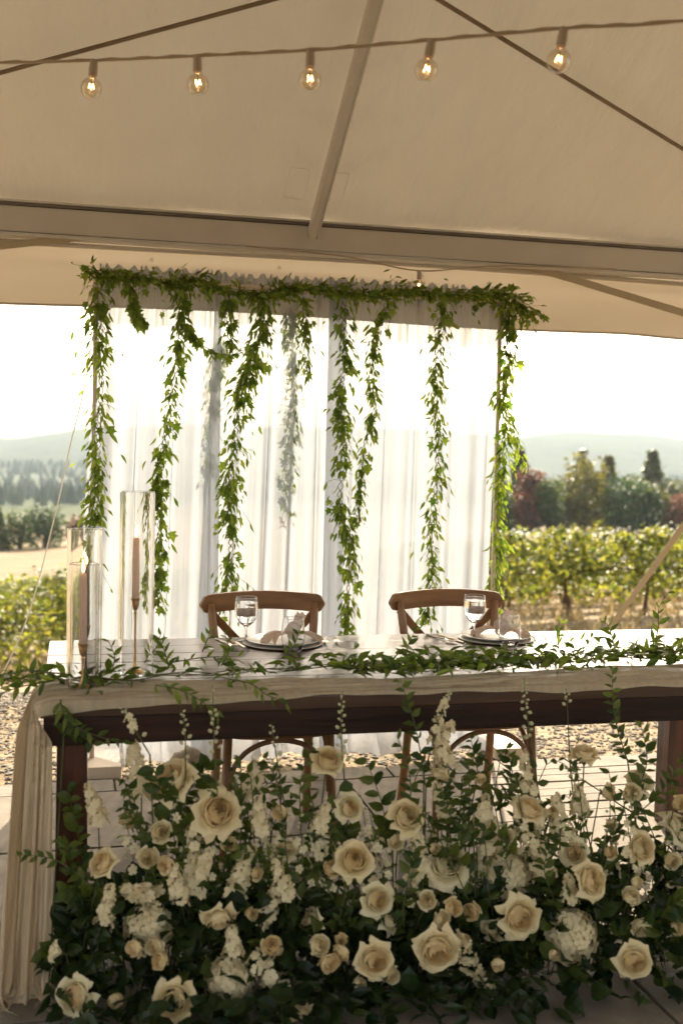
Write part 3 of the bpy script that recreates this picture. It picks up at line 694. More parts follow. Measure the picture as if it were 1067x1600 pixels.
# gauze runner along the camera-side edge; its end gathers and falls over the corner to the floor
def runner(u, v):
    # u: 0 floor end .. 1 far end ; v: 0 front hem .. 1 back hem
    L0 = .29     # share of u that hangs
    wr = lambda s, a, b: .5*math.sin(s*a+v*b) + .3*math.sin(s*a*2.3+v*b*1.7+1) + .2*math.sin(s*a*4.1-v*b*2.9+2)
    # lying part
    def lying(s):      # s metres from the left end of the table
        x = s
        wv = .012*math.sin(s*4.2) + .007*math.sin(s*9.1+1)
        width = .20 + .03*math.sin(s*3+2) + .05*math.exp(-s*3)
        drop = lerp(.024, .010, sstep(0,.5,s)) + .005*math.sin(s*5) + .0035*math.sin(s*13+1) + .002*math.sin(s*31)
        arc = v * (width + drop)
        if arc < drop: y = -.012 - .003*math.sin(s*21+v*9); z = TH + .007 - (drop - arc)
        else:
            t = arc - drop; rr_ = .014
            if t < rr_*1.5:
                a = t/(rr_*1.5)*math.pi/2; y = -.012 + rr_*(1-math.cos(a)); z = TH + .007 - .002 + rr_*math.sin(a)*.55
            else:
                y = -.012 + rr_ + (t - rr_*1.5); z = TH + .0125
        ed = 1 - abs(2*v-1)**4
        z += max(0, .0065*wr(s*3, 4, 14)*ed + .004*ed) if y > .004 else 0
        # lengthwise pleats
        if y > .004: z += .006*max(0, math.sin(v*38 + 1.5*math.sin(s*2.1)))*min(1, (y)/.03)*(1 - sstep(.9, 1.0, v))
        return Vector((x, y + (wv if y > .01 else wv*.1), z))
    if u >= L0:
        s = (u - L0)/(1-L0) * 2.62
        p = lying(s)
        # rounded corner towards the fall
        if s < .05: p.z -= (.05-s)**2*5*1.0; p.x -= (.05-s)*.25
        return p
    # hanging part: cross section gathers into folds
    w_ = 1 - u/L0                      # 0 at table edge .. 1 at floor
    top = lying(0.0); top.z -= .0125; top.x -= .0125
    z = lerp(top.z if True else TH, .006, min(1, w_*1.02)**.97)
    z = min(z, TH + .012 - w_*.775)
    z = max(z, .006 + .004*math.sin(v*30))
    g_ = sstep(-.02, .09, w_)
    # gathered path: front fold faces the camera, then wraps back along the table end
    fx = lerp(.028, -.070, min(1, v/.55)) if v < .55 else lerp(-.070, -.045, (v-.55)/.45)
    fy = (-.030 - .016*math.sin(v*26+.6) - .010*math.sin(v*61+1)) if v < .55 else lerp(-.030, .22, (v-.55)/.45) + .012*math.sin(v*40)
    fx += .007*math.sin(v*33 + 2.0*w_) + .004*math.sin(v*71+w_*3)
    fy += (.005*math.sin(v*97+1.5*w_) + .0035*math.sin(v*171-2*w_) + .003*math.sin(v*53+4*w_))*(1 if v < .6 else .4)
    flare = .8 + .5*w_ ; fx = -.012 + (fx + .02)*flare - .03*w_; fy = fy*(1+.35*w_) - .035*w_*w_
    if w_ > .95: fy -= (w_-.95)*.7; fx += (w_-.95)*.5*math.sin(v*14)
    return Vector((lerp(top.x - .012, fx, g_), lerp(top.y, fy, g_), z + .010*math.sin(v*19)*sstep(.8,1,w_)))
rn = obj('gauze_runner', MB().grid(runner, 300, 140), MT['gauze'])
tag(rn, 'crinkled cream gauze runner along the table edge, spilling to the floor at the corner', 'table runner')
fr_m = MB()
for k in range(26):
    v_ = random.random()*.55; p = runner(0, v_); fr_m.tube([p, p+Vector((random.uniform(-.01,.01),-.012,-.001)), p+Vector((random.uniform(-.02,.03),-.03,-.002))], .0006, 4)
obj('frayed_threads', fr_m, MT['gauze'], rn, kind='stuff').matrix_parent_inverse = Matrix.Identity(4)

# ---------------------------------------------------------------- cross back chairs (face the camera, -Y)
def chair(label, loc, rz):
    r = thing('crossback_chair', label, 'chair', (0,0,0), 'crossback chairs at the table')
    P = lambda n, m_, mt, **k: obj(n, m_, mt, r, **k)
    # seat: rounded trapezoid ring with woven panel
    def seat_out(a, s):
        c_, s_ = math.cos(a), math.sin(a); q = 3.2
        rr_ = (abs(c_)**q + abs(s_)**q)**(-1/q)
        y = s_*rr_*.205*s; x = c_*rr_*(.215 - .02*(s_*rr_))*s; return x, y
    n = 40; m_ = MB(); vs_ = []
    for (s, z) in ((.86,.462),(.93,.468),(1.0,.462),(1.0,.436),(.93,.430),(.86,.434)):
        for k in range(n): x, y = seat_out(2*math.pi*k/n, s); vs_.append((x, y, z))
    fs = [(i*n+k, i*n+(k+1)%n, ((i+1)%6)*n+(k+1)%n, ((i+1)%6)*n+k) for i in range(6) for k in range(n)]
    m_.add(vs_, fs); P('seat_frame', m_, MT['chair'])
    m_ = MB(); vs_ = [(0,0,.452)] + [(*seat_out(2*math.pi*k/n, .885), .457) for k in range(n)]
    m_.add(vs_, [(0, 1+k, 1+(k+1)%n) for k in range(n)]); P('woven_seat', m_, MT['cane'])
    for sx in (-1, 1):
        P('front_leg', MB().tube([(sx*.182,-.165,.445),(sx*.190,-.178,.24),(sx*.198,-.195,-.0)], [.0165,.016,.0125], 12), MT['chairv'])
        bp_ = catmull([(sx*.185,.262,0),(sx*.180,.215,.24),(sx*.178,.195,.45),(sx*.188,.225,.66),(sx*.205,.262,.848)], 22)
        P('back_post', MB().tube(bp_, [.014]+[.0165]*20+[.015,.012], 12), MT['chairv'])
    # top rail: bent board, rounded ends, behind the posts
    m_ = MB(); nn = 30
    for i in range(nn+1):
        t = -1 + 2*i/nn; x = .246*t; bow = .045*(1-t*t); y = .268 + bow
        e = math.sqrt(max(0, 1 - max(0, (abs(t)-.86)/.14)**2)); zc = .842 + .014*(1-t*t); hh = .036*max(.12, e)
        nx = Vector((2*.045*t/.246, 1, 0)).normalized(); th = .0095
        for a_, b_ in ((-1,-1),(1,-1),(1,1),(-1,1)):
            p = Vector((x, y, zc + b_*hh)) + nx*a_*th; m_.v.append(tuple(p))
    m_.f = [(4*i+k, 4*i+(k+1)%4, 4*i+4+(k+1)%4, 4*i+4+k) for i in range(nn) for k in range(4)] + [(3,2,1,0), tuple(4*nn+k for k in range(4))]
    P('top_rail', m_, MT['chair'], bevel=.003)
    # the cross: two bent slats from rail ends down to the opposite seat corners
    for q, sx in enumerate((-1, 1)):
        m_ = MB(); nn = 22
        for i in range(nn+1):
            t = i/nn; x = sx*lerp(-.205, .165, t); z = lerp(.815, .475, t) - .02*math.sin(math.pi*t)
            y = lerp(.262, .205, t) + .05*math.sin(math.pi*t) + (.006 if q else -.006)
            wv = Vector((sx*.34, 0, -.34)).normalized(); sd = Vector((-wv.z, 0, wv.x))
            for a_, b_ in ((-1,-1),(1,-1),(1,1),(-1,1)):
                m_.v.append((x + sd.x*a_*.0155, y + b_*.005, z + sd.z*a_*.0155))
        m_.f = [(4*i+k, 4*i+(k+1)%4, 4*i+4+(k+1)%4, 4*i+4+k) for i in range(nn) for k in range(4)] + [(3,2,1,0), tuple(4*nn+k for k in range(4))]
        P('cross_slat', m_, MT['chair'], sm=False)
    # bentwood hoops under the seat
    def hoop(p0, p1, h):
        pts = []
        for i in range(21):
            a = math.pi*i/20; c_ = math.cos(a); s_ = math.sin(a)**.75
            p = Vector(p0).lerp(Vector(p1), .5 - .5*c_); p.z = lerp(p0[2], h, s_); pts.append(p)
        return MB().tube(pts, .0095, 10)
    P('hoop', hoop((-.178,-.182,.235), (.178,-.182,.235), .424), MT['chair'])
    P('hoop', hoop((-.178,.205,.235), (.178,.205,.235), .424), MT['chair'])
    for sx in (-1, 1): P('hoop', hoop((sx*.183,-.165,.235), (sx*.180,.205,.235), .424), MT['chairv'])
    r.location = loc; r.rotation_euler = (0, 0, rz)
    return r
c1 = chair('brown wooden crossback chair nearer the glass candle cylinders', (.795, .965, 0), R(-1))
c2 = copy_tree(c1, (1.565, .972, 0), rot=(0,0,R(1.5)), label='brown wooden crossback chair nearer the vineyard side of the table')

# ---------------------------------------------------------------- candles
def cylinder_vase(label, x, y, h, r, z=TH+.0145):
    o = obj('glass_cylinder', MB().lathe([(0,0),(r-.002,0),(r,.002),(r,h-.001),(r-.0013,h),(r-.0026,h-.001),(r-.0030,.006),(r-.0032,.004),(0,.004)], 48, (x,y,z)), MT['cylglass'])
    return tag(o, label, 'candle cylinder', 'glass hurricane cylinders')
def candlestick(label, x, y, h, z=TH+.019):
    o = thing('candlestick', label, 'candlestick', (x,y,z), 'brass candlesticks')
    obj('base', MB().lathe([(0,0),(.027,0),(.0275,.002),(.026,.0035),(.012,.009),(.006,.018),(.0042,.03),(0,.03)], 28, (x,y,z)), MT['brass'], o)
    obj('stem', MB().lathe([(.0042,.028),(.0032,.06),(.003,h*.5),(.0033,h-.06),(.004,h-.045),(.0058,h-.042),(.0042,h-.038),(.0042,h-.036)], 14, (x,y,z)), MT['brass'], o)
    obj('cup', MB().lathe([(.0035,h-.037),(.008,h-.030),(.0115,h-.018),(.0122,h-.006),(.0155,h-.001),(.016,h+.001),(.0125,h+.001),(.0115,h-.004),(.0108,h-.02),(0,h-.022)], 24, (x,y,z)), MT['brass'], o)
    return o
def candle(label, x, y, zb, h, lean=0):
    o = thing('taper_candle', label, 'candle', (x,y,zb), 'blush taper candles')
    obj('wax', MB().lathe([(0,0),(.0100,0),(.0112,.02),(.0108,h*.6),(.0092,h-.004),(.0075,h),(.004,h-.003),(0,h-.004)], 20, (x,y,zb)), MT['wax'], o)
    obj('wick', MB().tube([(x,y,zb+h-.005),(x+.0004,y,zb+h+.004),(x+.0016,y,zb+h+.009)], .0007, 5), MT['wick'], o)
    fl = MB(); n = 10; pr = [(0,.001),(.0026,.006),(.0038,.012),(.0034,.019),(.0020,.027),(.0008,.034),(0,.039)]; vs_ = []
    for r_, z_ in pr:
        for k in range(n): vs_.append((x + lean*(z_*z_)*6 + r_*math.cos(k*2*math.pi/n), y + r_*math.sin(k*2*math.pi/n), zb+h+z_))
    fl.add(vs_, [(i*n+k, i*n+(k+1)%n, (i+1)*n+(k+1)%n, (i+1)*n+k) for i in range(len(pr)-1) for k in range(n)])
    obj('flame', fl, MT['flame'], o)
    return o
ZB = TH + .019
cylinder_vase('tallest glass cylinder, round the candle standing nearer the chair', .263, .30, 1.317-TH-.0145, .051)
cylinder_vase('middle height glass cylinder behind the shortest one at the table corner', .112, .218, 1.213-TH-.0145, .049)
cylinder_vase('shortest glass cylinder at the very corner of the table', .110, .113, 1.125-TH-.0145, .0415)
candlestick('tall thin brass candlestick inside the tallest glass cylinder', .260, .305, 1.0-ZB)
candlestick('short brass candlestick at the table corner in the shortest cylinder', .108, .115, .902-ZB)
candlestick('brass candlestick half hidden behind the one at the table corner', .118, .216, .935-ZB)
candle('lit blush taper candle on the tall brass candlestick', .260, .305, 1.0-.02, .20, .25)
candle('lit blush taper candle at the table corner', .108, .115, .902-.02, .215, -.2)
candle('lit blush taper candle hidden behind the corner one', .118, .216, .935-.02, .195, -1.0)

# ---------------------------------------------------------------- place settings
def goblet(label, x, y):
    o = thing('water_goblet', label, 'glass', (x,y,TH), 'water goblets')
    z = TH + .001
    prof = [(0,.002),(.034,.001),(.035,.003),(.02,.006),(.006,.012),(.0042,.03),(.0042,.05),(.009,.058),(.026,.072),(.039,.094),(.0425,.118),(.0405,.145),(.0375,.163),(.0365,.1635),(.0393,.145),(.0413,.118),(.0378,.094),(.025,.074),(.008,.062),(0,.060)]
    obj('bowl_and_foot', MB().lathe(prof, 36, (x,y,z)), MT['glass'], o)
    obj('water', MB().lathe([(0,.0605),(.0078,.0625),(.0247,.0745),(.0374,.0943),(.0409,.118),(.0392,.143),(0,.143)], 36, (x,y,z)), MT['water'], o)
    return o
def tumbler(label, x, y):
    z = TH + .001
    prof = [(0,.001),(.024,0),(.027,.003),(.036,.025),(.0405,.05),(.0395,.08),(.0345,.118),(.0335,.1185),(.0385,.08),(.0393,.05),(.035,.027),(.024,.012),(0,.010)]
    o = obj('stemless_glass', MB().lathe(prof, 36, (x,y,z)), MT['glass']); return tag(o, label, 'glass', 'stemless wine glasses')
def plates(lab1, lab2, x, y):
    o = tag(obj('charger_plate', MB().lathe([(0,.003),(.09,.003),(.11,.0035),(.140,.006),(.1405,.008),(.11,.0068),(.09,.006),(0,.006)], 56, (x,y,TH)), MT['charger']), lab1, 'plate', 'charger plates')
    p = tag(obj('dinner_plate', MB().lathe([(0,.007),(.075,.007),(.092,.0105),(.128,.018),(.1285,.0205),(.090,.0135),(.075,.0105),(0,.0105)], 56, (x,y,TH)), MT['china']), lab2, 'plate', 'white dinner plates')
def napkin(label, x, y, rz, flip=1):
    o = thing('napkin', label, 'napkin', (x,y,TH+.012), 'knotted blush napkins')
    Rm = Matrix.Rotation(rz, 3, 'Z')
    # a knot standing in the middle and two tails fanning out
    def tail(ang, ln, wd, lift):
        def tf(u, v):
            r_ = .012 + ln*v; a = ang + (u-.5)*wd*(.35+.65*v)
            z = TH + .014 + lift*math.sin(math.pi*min(1, v*1.02))*.9 + .022*(1-v) + .011*math.sin(u*15+1)*v + .006*math.sin(u*29)*v
            p = Rm @ Vector((r_*math.cos(a), r_*math.sin(a)*.8, 0)); return (x+p.x, y+p.y, z)
        return MB().grid(tf, 20, 12)
    obj('tail', tail(math.pi*.98, .105, 1.5, .018), MT['linen'], o)
    obj('tail', tail(-.25, .095, 1.3, .014), MT['linen'], o)
    m_ = MB()
    def knot(u, v):
        a = 2*math.pi*u; b = math.pi*v
        rr_ = .024*(1 + .18*math.sin(3*a+4*b) + .1*math.sin(7*a+2))
        p = Rm @ Vector((rr_*math.sin(b)*math.cos(a)*1.25, rr_*math.sin(b)*math.sin(a), 0))
        return (x+p.x, y+p.y, TH + .05 + .030*math.cos(b)*(1+.15*math.sin(4*a)) )
    obj('knot', m_.grid(knot, 28, 14), MT['linen'], o)
    def ear(u, v):
        a = (u-.5)*2.2; h_ = .055*v; w2 = .012+.026*v*(1-.45*v)
        p = Rm @ Vector((.012 + w2*math.sin(a) + .012*v, -.006 + .012*math.cos(a*2)*v, 0)); return (x+p.x, y+p.y, TH+.058+h_*math.cos(a*.5) + .004*math.sin(u*20))
    obj('ear', MB().grid(ear, 14, 10), MT['linen'], o)
def fork(label, x, y, rz):
    m_ = MB(); L_ = .19
    nn = 16
    for i in range(nn+1):
        t = i/nn; yy = -L_/2 + L_*.70*t; w_ = lerp(.0075, .0035, sstep(0,.55,t)) if t < .75 else lerp(.0035, .011, sstep(.75,1,t)); zz = .010*sstep(.5,1,t) - .004*sstep(.9,1,t)+.002
        for a_, b_ in ((-1,0),(1,0),(1,1),(-1,1)): m_.v.append((a_*w_, yy, zz + b_*.0022))
    m_.f = [(4*i+k, 4*i+(k+1)%4, 4*i+4+(k+1)%4, 4*i+4+k) for i in range(nn) for k in range(4)] + [(3,2,1,0), tuple(4*nn+k for k in range(4))]
    for k in range(4):
        xx = -.0093 + k*.0062; m_.tube([(xx*.95, -L_/2+L_*.69, .010), (xx, -L_/2+L_*.82, .009), (xx, L_/2, .016)], [.0017,.0016,.0008], 5)
    o = obj('fork', m_, MT['steel'], sm=False); o.location = (x, y, TH+.001); o.rotation_euler = (0,0,rz); return tag(o, label, 'fork', 'gold forks')
def spoon(label, x, y, rz):
    m_ = MB(); nn = 16
    m_.tube([(0,-.095,.003),(0,-.03,.004),(0,.03,.008),(0,.052,.010)], [.004,.0032,.0026,.003], 8)
    m_.grid(lambda u, v: (.021*math.sin(math.pi*v)**.7*math.cos(2*math.pi*u)*.9, .075 + .03*math.sin(2*math.pi*u)*v*1.0 if False else .075+.03*math.sin(2*math.pi*u)*(1-.0*v)*math.sin(math.pi*v/2+.0), .012-.008*(1-v*v)) if False else (.020*v*math.cos(2*math.pi*u), .078+.030*v*math.sin(2*math.pi*u), .005+.008*v*v), 20, 6)
    o = obj('spoon', m_, MT['steel']); o.location = (x, y, TH+.001); o.rotation_euler = (0,0,rz); return tag(o, label, 'spoon', 'gold spoons')
def knife(label, x, y, rz):
    m_ = MB()
    m_.tube([(0,-.10,.003),(0,-.03,.004),(0,0,.004)], [.0045,.004,.004], 8)
    m_.add([(-.008,0,.003),(.006,0,.003),(.006,.07,.003),(0,.105,.003),(-.008,.08,.003),(-.008,0,.0052),(.006,0,.0052),(.006,.07,.0052),(0,.105,.0052),(-.008,.08,.0052)], [(4,3,2,1,0),(5,6,7,8,9),(0,1,6,5),(1,2,7,6),(2,3,8,7),(3,4,9,8),(4,0,5,9)])
    o = obj('knife', m_, MT['steel'], sm=False); o.location = (x, y, TH+.001); o.rotation_euler = (0,0,rz); return tag(o, label, 'knife', 'gold knives')
for i, (px, py, gx, gy, tx, ty) in enumerate(((.800,.815,.677,.862,.806,.655),(1.605,.82,1.527,.845,1.590,.655))):
    w_ = ('first chair', 'second chair')[i]; far = ('nearer the candles', 'nearer the vineyard')[i]
    plates(f'brown charger plate at the place setting {far}', f'white dinner plate under the napkin {far}', px, py)
    napkin(f'blush napkin knotted on the plate {far}', px+(.035 if i == 0 else .02), py-.01, R(12 if i == 0 else -25))
    goblet(f'stemmed water goblet in front of the {w_}', gx, gy)
    tumbler(f'stemless glass beside the napkin at the {w_}', tx, ty)
    fx0 = .957 if i == 0 else 1.765
    fork(f'fork beside the plate at the {w_}, inner of two', fx0, .83, R(168)); fork(f'fork at the {w_}, outer of two', fx0+.045, .835, R(165))
    kx = .60 if i == 0 else 1.395
    spoon(f'spoon laid at the {w_}', kx, .845, R(193)); knife(f'knife laid at the {w_} between spoon and plate', kx+.04, .845, R(10))
# ---------------------------------------------------------------- flower data: x, y, z, diameter, facing
ROSES=[
(0.345, -0.081, 0.563, 0.136, -0.42, -0.37, 0.83),
(0.452, -0.158, 0.495, 0.138, -0.13, -0.91, 0.38),
(0.757, -0.109, 0.603, 0.108, -0.17, -0.62, 0.77),
(0.806, -0.164, 0.491, 0.1, -0.12, -0.86, 0.5),
(0.956, -0.192, 0.463, 0.118, -0.02, -0.89, 0.45),
(0.803, -0.241, 0.374, 0.118, -0.13, -0.95, 0.3),
(0.641, -0.136, 0.381, 0.089, -0.23, -0.96, -0.14),
(0.859, -0.268, 0.277, 0.107, 0.08, -0.89, 0.44),
(0.702, -0.221, 0.21, 0.101, -0.74, -0.42, 0.53),
(0.834, -0.35, 0.154, 0.121, -0.14, -0.98, 0.16),
(0.998, -0.358, 0.172, 0.125, -0.04, -1.0, -0.09),
(1.228, -0.35, 0.236, 0.121, -0.23, -0.94, 0.25),
(1.426, -0.344, 0.317, 0.116, 0.05, -0.94, 0.33),
(1.428, -0.251, 0.358, 0.102, -0.22, -0.86, 0.46),
(1.597, -0.296, 0.376, 0.12, -0.04, -0.94, 0.34),
(1.518, -0.431, 0.13, 0.111, -0.23, -0.96, 0.16),
(1.299, -0.222, 0.476, 0.109, -0.05, -0.58, 0.81),
(1.494, -0.154, 0.597, 0.091, -0.03, -0.54, 0.84),
(1.654, -0.188, 0.525, 0.095, 0.41, -0.49, 0.77),
(1.753, -0.242, 0.393, 0.141, 0.42, -0.66, 0.62),
(1.737, -0.3, 0.26, 0.107, 0.51, -0.81, 0.28),
(0.163, -0.146, 0.373, 0.102, -0.79, -0.37, 0.49),
(0.046, -0.202, 0.178, 0.077, -0.97, -0.17, 0.2),
(0.096, -0.274, 0.096, 0.12, -0.67, -0.73, 0.14),
(0.336, -0.31, 0.078, 0.134, -0.14, -0.99, 0.06),
(0.45, -0.236, 0.25, 0.115, -0.09, -0.83, -0.55),
(0.63, -0.359, 0.045, 0.099, 0.23, -0.8, -0.55),
(1.07, -0.214, 0.333, 0.132, -0.1, -0.81, 0.58),
(1.158, -0.189, 0.3, 0.106, 0.37, -0.72, 0.59),
(1.076, -0.137, 0.564, 0.089, -0.44, -0.5, -0.74),
(1.181, -0.275, 0.173, 0.093, -0.68, -0.68, -0.27),
(0.904, -0.215, 0.187, 0.086, 0.25, -0.54, 0.8),
]
SPRAY=[
(0.24, -0.263, 0.2, 0.051, -0.53, -0.85, 0.01),
(0.287, -0.267, 0.203, 0.048, -0.36, -0.93, 0.06),
(0.301, -0.284, 0.171, 0.051, -0.66, -0.72, 0.23),
(0.693, -0.318, 0.189, 0.055, 0.21, -0.84, 0.51),
(0.716, -0.338, 0.154, 0.058, 0.08, -0.99, 0.13),
(0.755, -0.317, 0.203, 0.046, -0.19, -0.97, 0.17),
(0.754, -0.332, 0.175, 0.052, -0.58, -0.81, 0.01),
(0.988, -0.305, 0.279, 0.05, -0.46, -0.67, 0.58),
(1.05, -0.32, 0.262, 0.054, 0.13, -0.84, 0.53),
(1.019, -0.329, 0.236, 0.047, 0.12, -0.99, 0.1),
(0.577, -0.304, 0.192, 0.055, -0.42, -0.8, 0.43),
(1.538, -0.365, 0.27, 0.052, 0.04, -0.83, 0.56),
(1.559, -0.35, 0.305, 0.045, 0.21, -0.98, 0.02),
(0.274, -0.173, 0.393, 0.056, -0.1, -0.88, 0.47),
(0.322, -0.186, 0.378, 0.053, -0.23, -0.97, 0.09),
(1.154, -0.392, 0.137, 0.046, -0.27, -0.96, 0.01),
(0.53, -0.264, 0.262, 0.046, 0.22, -0.81, 0.54),
(1.588, -0.256, 0.52, 0.053, -0.18, -0.97, 0.19),
(1.52, -0.248, 0.521, 0.05, 0.22, -0.9, 0.37),
(0.304, -0.15, 0.45, 0.057, 0.18, -0.82, 0.54),
(1.722, -0.282, 0.49, 0.05, -0.22, -0.93, 0.29),
(1.356, -0.251, 0.477, 0.038, -0.11, -0.95, 0.3),
(0.621, -0.167, 0.492, 0.048, -0.59, -0.79, 0.17),
(1.167, -0.193, 0.564, 0.042, 0.14, -0.99, -0.02),
]
HYD=[
(0.271, -0.187, 0.21, 0.135, -0.23, -0.91, 0.34),
(0.477, -0.272, 0.083, 0.131, -0.04, -1.0, 0.06),
(1.388, -0.339, 0.161, 0.151, -0.23, -0.94, 0.25),
(1.24, -0.219, 0.305, 0.151, -0.29, -0.67, 0.69),
]
STOCK=[
[(0.389, -0.15, 0.282), (0.391, -0.15, 0.368), (0.395, -0.15, 0.462)],
[(0.496, -0.176, 0.276), (0.516, -0.176, 0.343), (0.544, -0.176, 0.41)],
[(0.558, -0.213, 0.218), (0.6, -0.213, 0.283), (0.616, -0.213, 0.342)],
[(0.264, -0.029, 0.507), (0.248, -0.029, 0.604), (0.239, -0.029, 0.657)],
[(1.196, -0.207, 0.361), (1.199, -0.207, 0.432), (1.164, -0.207, 0.506)],
[(1.34, -0.248, 0.304), (1.323, -0.248, 0.368), (1.271, -0.248, 0.425)],
[(1.05, -0.356, 0.188), (1.111, -0.356, 0.098), (1.167, -0.356, 0.023)],
[(1.104, -0.108, 0.569), (1.083, -0.108, 0.633), (1.11, -0.108, 0.705)],
[(1.365, -0.185, 0.415), (1.314, -0.185, 0.509), (1.296, -0.185, 0.636)],
[(1.409, -0.218, 0.387), (1.391, -0.218, 0.452), (1.381, -0.218, 0.515)],
[(1.003, -0.211, 0.305), (0.992, -0.211, 0.376), (0.982, -0.211, 0.429)],
[(0.61, -0.273, 0.063), (0.542, -0.273, 0.145), (0.608, -0.273, 0.173)],
[(0.548, -0.083, 0.5), (0.565, -0.083, 0.561), (0.555, -0.083, 0.605)],
[(0.305, -0.166, 0.287), (0.247, -0.166, 0.299), (0.207, -0.166, 0.311)],
]
BUDS=[
[(0.807, -0.12, 0.515), (0.791, -0.12, 0.675), (0.792, -0.12, 0.799)],
[(1.029, -0.12, 0.558), (1.073, -0.12, 0.718), (1.101, -0.12, 0.793)],
[(1.359, -0.12, 0.56), (1.328, -0.12, 0.727), (1.318, -0.12, 0.819)],
[(1.467, -0.12, 0.573), (1.454, -0.12, 0.723), (1.448, -0.12, 0.787)],
[(0.453, -0.12, 0.569), (0.445, -0.12, 0.707), (0.44, -0.12, 0.827)],
[(0.372, -0.12, 0.556), (0.37, -0.12, 0.693), (0.361, -0.12, 0.761)],
[(0.279, -0.12, 0.646), (0.229, -0.12, 0.732), (0.204, -0.12, 0.775)],
[(0.639, -0.12, 0.489), (0.61, -0.12, 0.648), (0.598, -0.12, 0.718)],
[(1.5, -0.12, 0.478), (1.468, -0.12, 0.555), (1.494, -0.12, 0.647)],
]
BRANCH=[
[(1.035, -0.123, 0.522), (1.002, -0.123, 0.686), (0.953, -0.123, 0.83)],
[(1.659, -0.102, 0.559), (1.612, -0.102, 0.694), (1.597, -0.102, 0.845)],
[(1.614, -0.229, 0.488), (1.649, -0.229, 0.596), (1.625, -0.229, 0.706)],
[(1.575, -0.196, 0.387), (1.712, -0.196, 0.491), (1.782, -0.196, 0.599)],
[(0.143, -0.148, 0.308), (0.046, -0.148, 0.391), (-0.048, -0.148, 0.414)],
[(0.177, -0.074, 0.293), (0.094, -0.074, 0.385), (0.045, -0.074, 0.423)],
[(0.322, -0.137, 0.393), (0.255, -0.137, 0.466), (0.206, -0.137, 0.519)],
[(0.612, -0.078, 0.406), (0.637, -0.078, 0.511), (0.582, -0.078, 0.62)],
[(0.679, -0.141, 0.441), (0.677, -0.141, 0.564), (0.71, -0.141, 0.667)],
[(0.899, -0.13, 0.353), (0.914, -0.13, 0.459), (0.856, -0.13, 0.622)],
[(0.977, -0.168, 0.433), (0.973, -0.168, 0.575), (0.934, -0.168, 0.682)],
[(1.102, -0.128, 0.411), (1.08, -0.128, 0.503), (1.021, -0.128, 0.614)],
[(1.143, -0.22, 0.405), (1.068, -0.22, 0.48), (1.048, -0.22, 0.551)],
[(1.22, -0.112, 0.454), (1.188, -0.112, 0.566), (1.166, -0.112, 0.658)],
[(1.243, -0.254, 0.358), (1.185, -0.254, 0.432), (1.093, -0.254, 0.438)],
[(1.461, -0.192, 0.338), (1.477, -0.192, 0.447), (1.416, -0.192, 0.505)],
[(1.477, -0.285, 0.246), (1.527, -0.285, 0.439), (1.502, -0.285, 0.601)],
[(0.312, -0.043, 0.412), (0.397, -0.043, 0.531), (0.448, -0.043, 0.599)],
[(0.408, -0.119, 0.398), (0.322, -0.119, 0.524), (0.288, -0.119, 0.611)],
[(0.567, -0.093, 0.343), (0.53, -0.093, 0.451), (0.512, -0.093, 0.54)],
[(0.668, -0.211, 0.277), (0.581, -0.211, 0.386), (0.497, -0.211, 0.409)],
[(0.8, -0.177, 0.183), (0.727, -0.177, 0.311), (0.674, -0.177, 0.35)],
[(0.933, -0.268, 0.246), (0.948, -0.268, 0.348), (0.964, -0.268, 0.416)],
[(1.167, -0.223, 0.208), (1.127, -0.223, 0.3), (1.07, -0.223, 0.375)],
[(1.353, -0.31, 0.23), (1.312, -0.31, 0.339), (1.328, -0.31, 0.408)],
[(0.193, -0.125, 0.21), (0.127, -0.125, 0.283), (0.063, -0.125, 0.305)],
[(1.558, -0.388, 0.194), (1.632, -0.388, 0.241), (1.669, -0.388, 0.273)],
[(1.52, -0.282, 0.169), (1.536, -0.282, 0.258), (1.631, -0.282, 0.305)],
[(0.059, -0.015, 0.678), (0.075, -0.015, 0.695), (0.142, -0.015, 0.649)],
[(1.25, -0.133, 0.459), (1.286, -0.133, 0.54), (1.264, -0.133, 0.632)],
]

